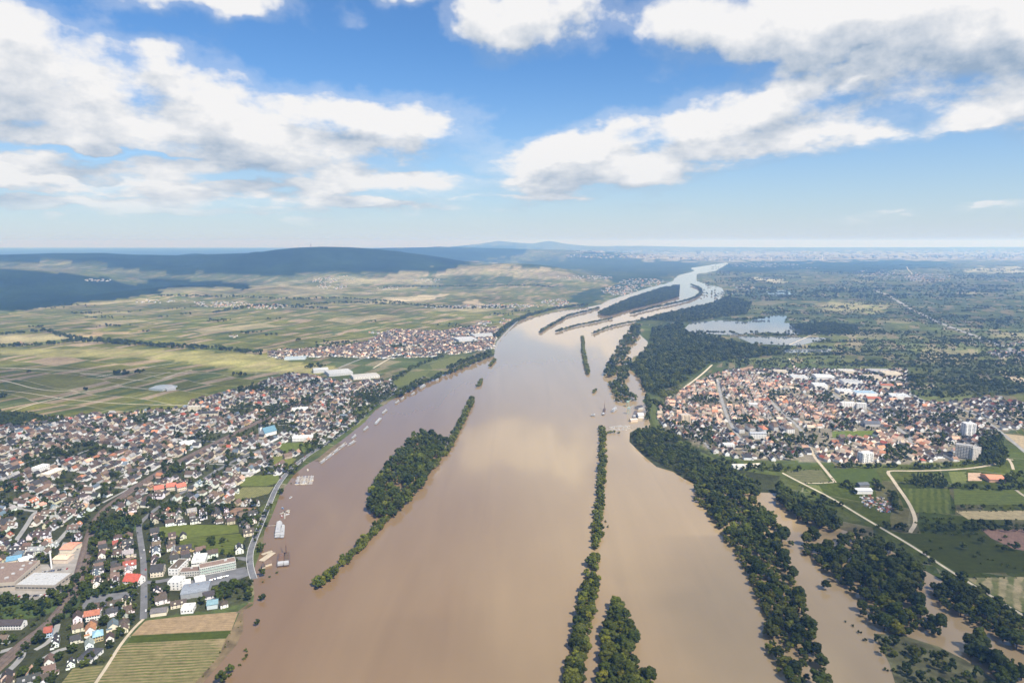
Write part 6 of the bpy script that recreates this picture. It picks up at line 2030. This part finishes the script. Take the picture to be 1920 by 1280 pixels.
for _, place, (x, y, z, rot, s, k) in big:
    T = TREES[k]
    nm, word = WORDS[T['kind']]
    if k in (2, 3):
        word = 'fresh green tree'
    ht = '' if T['kind'] == 'bush' else ('tall ' if s * T['h'] > 13.5 else ('' if s * T['h'] > 9.5 else 'small '))
    root = empty(nm, (x, y, z), rot, (s, s, s * R.uniform(.9, 1.1)))
    tn, tc = R.choice(TINTS)
    word = word.replace('dark green', tn).replace('fresh green', 'fresh ' + tn).replace('pale green', 'pale ' + tn).replace('low round', 'low ' + tn)
    lab = (ht + word + ' ' + place).replace('tall broad', 'tall')
    tag(root, lab, 'bush' if T['kind'] == 'bush' else 'tree', 'trees ' + place)
    inst('trunk', T['trunk'], root)
    inst('crown', T['crown'], root, color=tc)


def scatter_group():
    g = bpy.data.node_groups.new('scatter_trees', 'GeometryNodeTree')
    g.interface.new_socket('Geometry', in_out='INPUT', socket_type='NodeSocketGeometry')
    g.interface.new_socket('Geometry', in_out='OUTPUT', socket_type='NodeSocketGeometry')
    n, l = g.nodes, g.links
    gi, go = n.new('NodeGroupInput'), n.new('NodeGroupOutput')
    ip = n.new('GeometryNodeInstanceOnPoints')
    ci = n.new('GeometryNodeCollectionInfo')
    ci.inputs['Collection'].default_value = PROTO
    ci.inputs['Separate Children'].default_value = True
    ci.inputs['Reset Children'].default_value = True
    at = {}
    for nm, ty in (('kind', 'INT'), ('turn', 'FLOAT_VECTOR'), ('size', 'FLOAT_VECTOR')):
        a = n.new('GeometryNodeInputNamedAttribute')
        a.data_type = ty
        a.inputs['Name'].default_value = nm
        at[nm] = a.outputs[0]
    l.new(gi.outputs[0], ip.inputs['Points'])
    l.new(ci.outputs[0], ip.inputs['Instance'])
    ip.inputs['Pick Instance'].default_value = True
    l.new(at['kind'], ip.inputs['Instance Index'])
    l.new(at['turn'], ip.inputs['Rotation'])
    l.new(at['size'], ip.inputs['Scale'])
    l.new(ip.outputs[0], go.inputs[0])
    return g


SCATTER = scatter_group()
by = {}
for _, place, t in rest:
    by.setdefault(place, []).append(t)
for place, lst in by.items():
    me = bpy.data.meshes.new('trees')
    me.from_pydata([(t[0], t[1], t[2]) for t in lst], [], [])
    a = me.attributes.new('kind', 'INT', 'POINT')
    a.data.foreach_set('value', [t[5] for t in lst])
    a = me.attributes.new('turn', 'FLOAT_VECTOR', 'POINT')
    a.data.foreach_set('vector', np.array([(0, 0, t[3]) for t in lst], np.float32).ravel())
    a = me.attributes.new('size', 'FLOAT_VECTOR', 'POINT')
    a.data.foreach_set('vector', np.array([(t[4], t[4], t[4]) for t in lst], np.float32).ravel())
    o = link(bpy.data.objects.new('trees', me))
    md = o.modifiers.new('scatter', 'NODES')
    md.node_group = SCATTER
    tag(o, 'mass of green trees ' + place, 'trees', kind='stuff')
print('trees', len(ALL))

# ---------------------------------------------------------------- cumulus added overhead, outside the picture, to shade the woods and vineyards
def cloud_material():
    m = bpy.data.materials.new('thin_cloud')
    m.use_nodes = True
    b = NT(m.node_tree)
    b.n.clear()
    out = b.node('ShaderNodeOutputMaterial')
    ge = b.node('ShaderNodeNewGeometry')
    n = b.noise(ge.outputs['Position'], 0.0022, 5, 0.55)
    tr = b.node('ShaderNodeBsdfTransparent')
    di = b.node('ShaderNodeBsdfDiffuse')
    di.inputs['Color'].default_value = (.9, .9, .9, 1)
    tl = b.node('ShaderNodeBsdfTranslucent')
    tl.inputs['Color'].default_value = (.9, .9, .9, 1)
    add = b.node('ShaderNodeMixShader')
    add.inputs[0].default_value = 0.55
    b.l.new(di.outputs[0], add.inputs[1])
    b.l.new(tl.outputs[0], add.inputs[2])
    ms = b.node('ShaderNodeMixShader')
    tc = b.node('ShaderNodeTexCoord')
    gx_, gy_, _ = b.sep(tc.outputs['Generated'])       # thins out towards its rim
    rim = b.math('SQRT', b.math('ADD', b.math('POWER', b.math('MULTIPLY_ADD', gx_, 2.0, -1.0), 2.0), b.math('POWER', b.math('MULTIPLY_ADD', gy_, 2.0, -1.0), 2.0)))
    rim = b.math('MULTIPLY_ADD', b.math('SUBTRACT', n, .5), 1.3, b.math('SUBTRACT', 1.0, rim))
    b.put(ms.inputs[0], b.ramp(rim, 0.02, 0.6, 0.0, 0.30))
    b.l.new(tr.outputs[0], ms.inputs[1])
    b.l.new(add.outputs[0], ms.inputs[2])
    b.l.new(ms.outputs[0], out.inputs[0])
    return m


CLOUD_Z = 1400.0
CLOUD_MAT = cloud_material()
for gx, gy, rx, ry, thick, label in [(1000, 640, 1150, 620, 150, 'broad flat cumulus added out of view to shade the flooded woods'), (-1400, 2150, 1000, 380, 120, 'long thin cumulus added out of view to shade the vineyards')]:
    off = CLOUD_Z / math.tan(SUN_EL)
    iv, if_ = ico(4)
    g = np.random.default_rng(int(gx) + 5000)
    bump = 1 + .16 * rumple(iv[:, 0] * 900 + gx, iv[:, 1] * 900 + gy)
    v = np.stack([iv[:, 0] * rx * bump, iv[:, 1] * ry * bump, np.where(iv[:, 2] > 0, iv[:, 2] * thick * 1.3, iv[:, 2] * thick * .35) * bump], 1)
    me = mesh_np('shade_cloud', v, if_)
    me.polygons.foreach_set('use_smooth', np.ones(len(me.polygons), bool))
    me.materials.append(CLOUD_MAT)
    o = link(bpy.data.objects.new('shade_cloud', me))
    o.location = (gx + math.sin(SUN_AZ) * off, gy + math.cos(SUN_AZ) * off, CLOUD_Z)
    tag(o, label, 'shade_cloud', kind='stuff')

# ---------------------------------------------------------------- haze
def build_haze():
    mb = MB()
    mb.box(-57000, 57000, -1500, 52000, -6, 530, bottom=True)
    m = bpy.data.materials.new('air')
    m.use_nodes = True
    nt = m.node_tree
    nt.nodes.clear()
    out = nt.nodes.new('ShaderNodeOutputMaterial')
    pv = nt.nodes.new('ShaderNodeVolumePrincipled')
    pv.inputs['Color'].default_value = (0.25, 0.49, 1.0, 1)
    pv.inputs['Absorption Color'].default_value = (1, 1, 1, 1)
    pv.inputs['Density'].default_value = HAZE_DENSITY
    pv.inputs['Anisotropy'].default_value = 0.2
    nt.links.new(pv.outputs[0], out.inputs['Volume'])
    o = mb.obj('haze', m)
    tag(o, 'pale blue summer haze over the whole valley', 'haze', kind='stuff')


HAZE_DENSITY = 7.0e-5
build_haze()
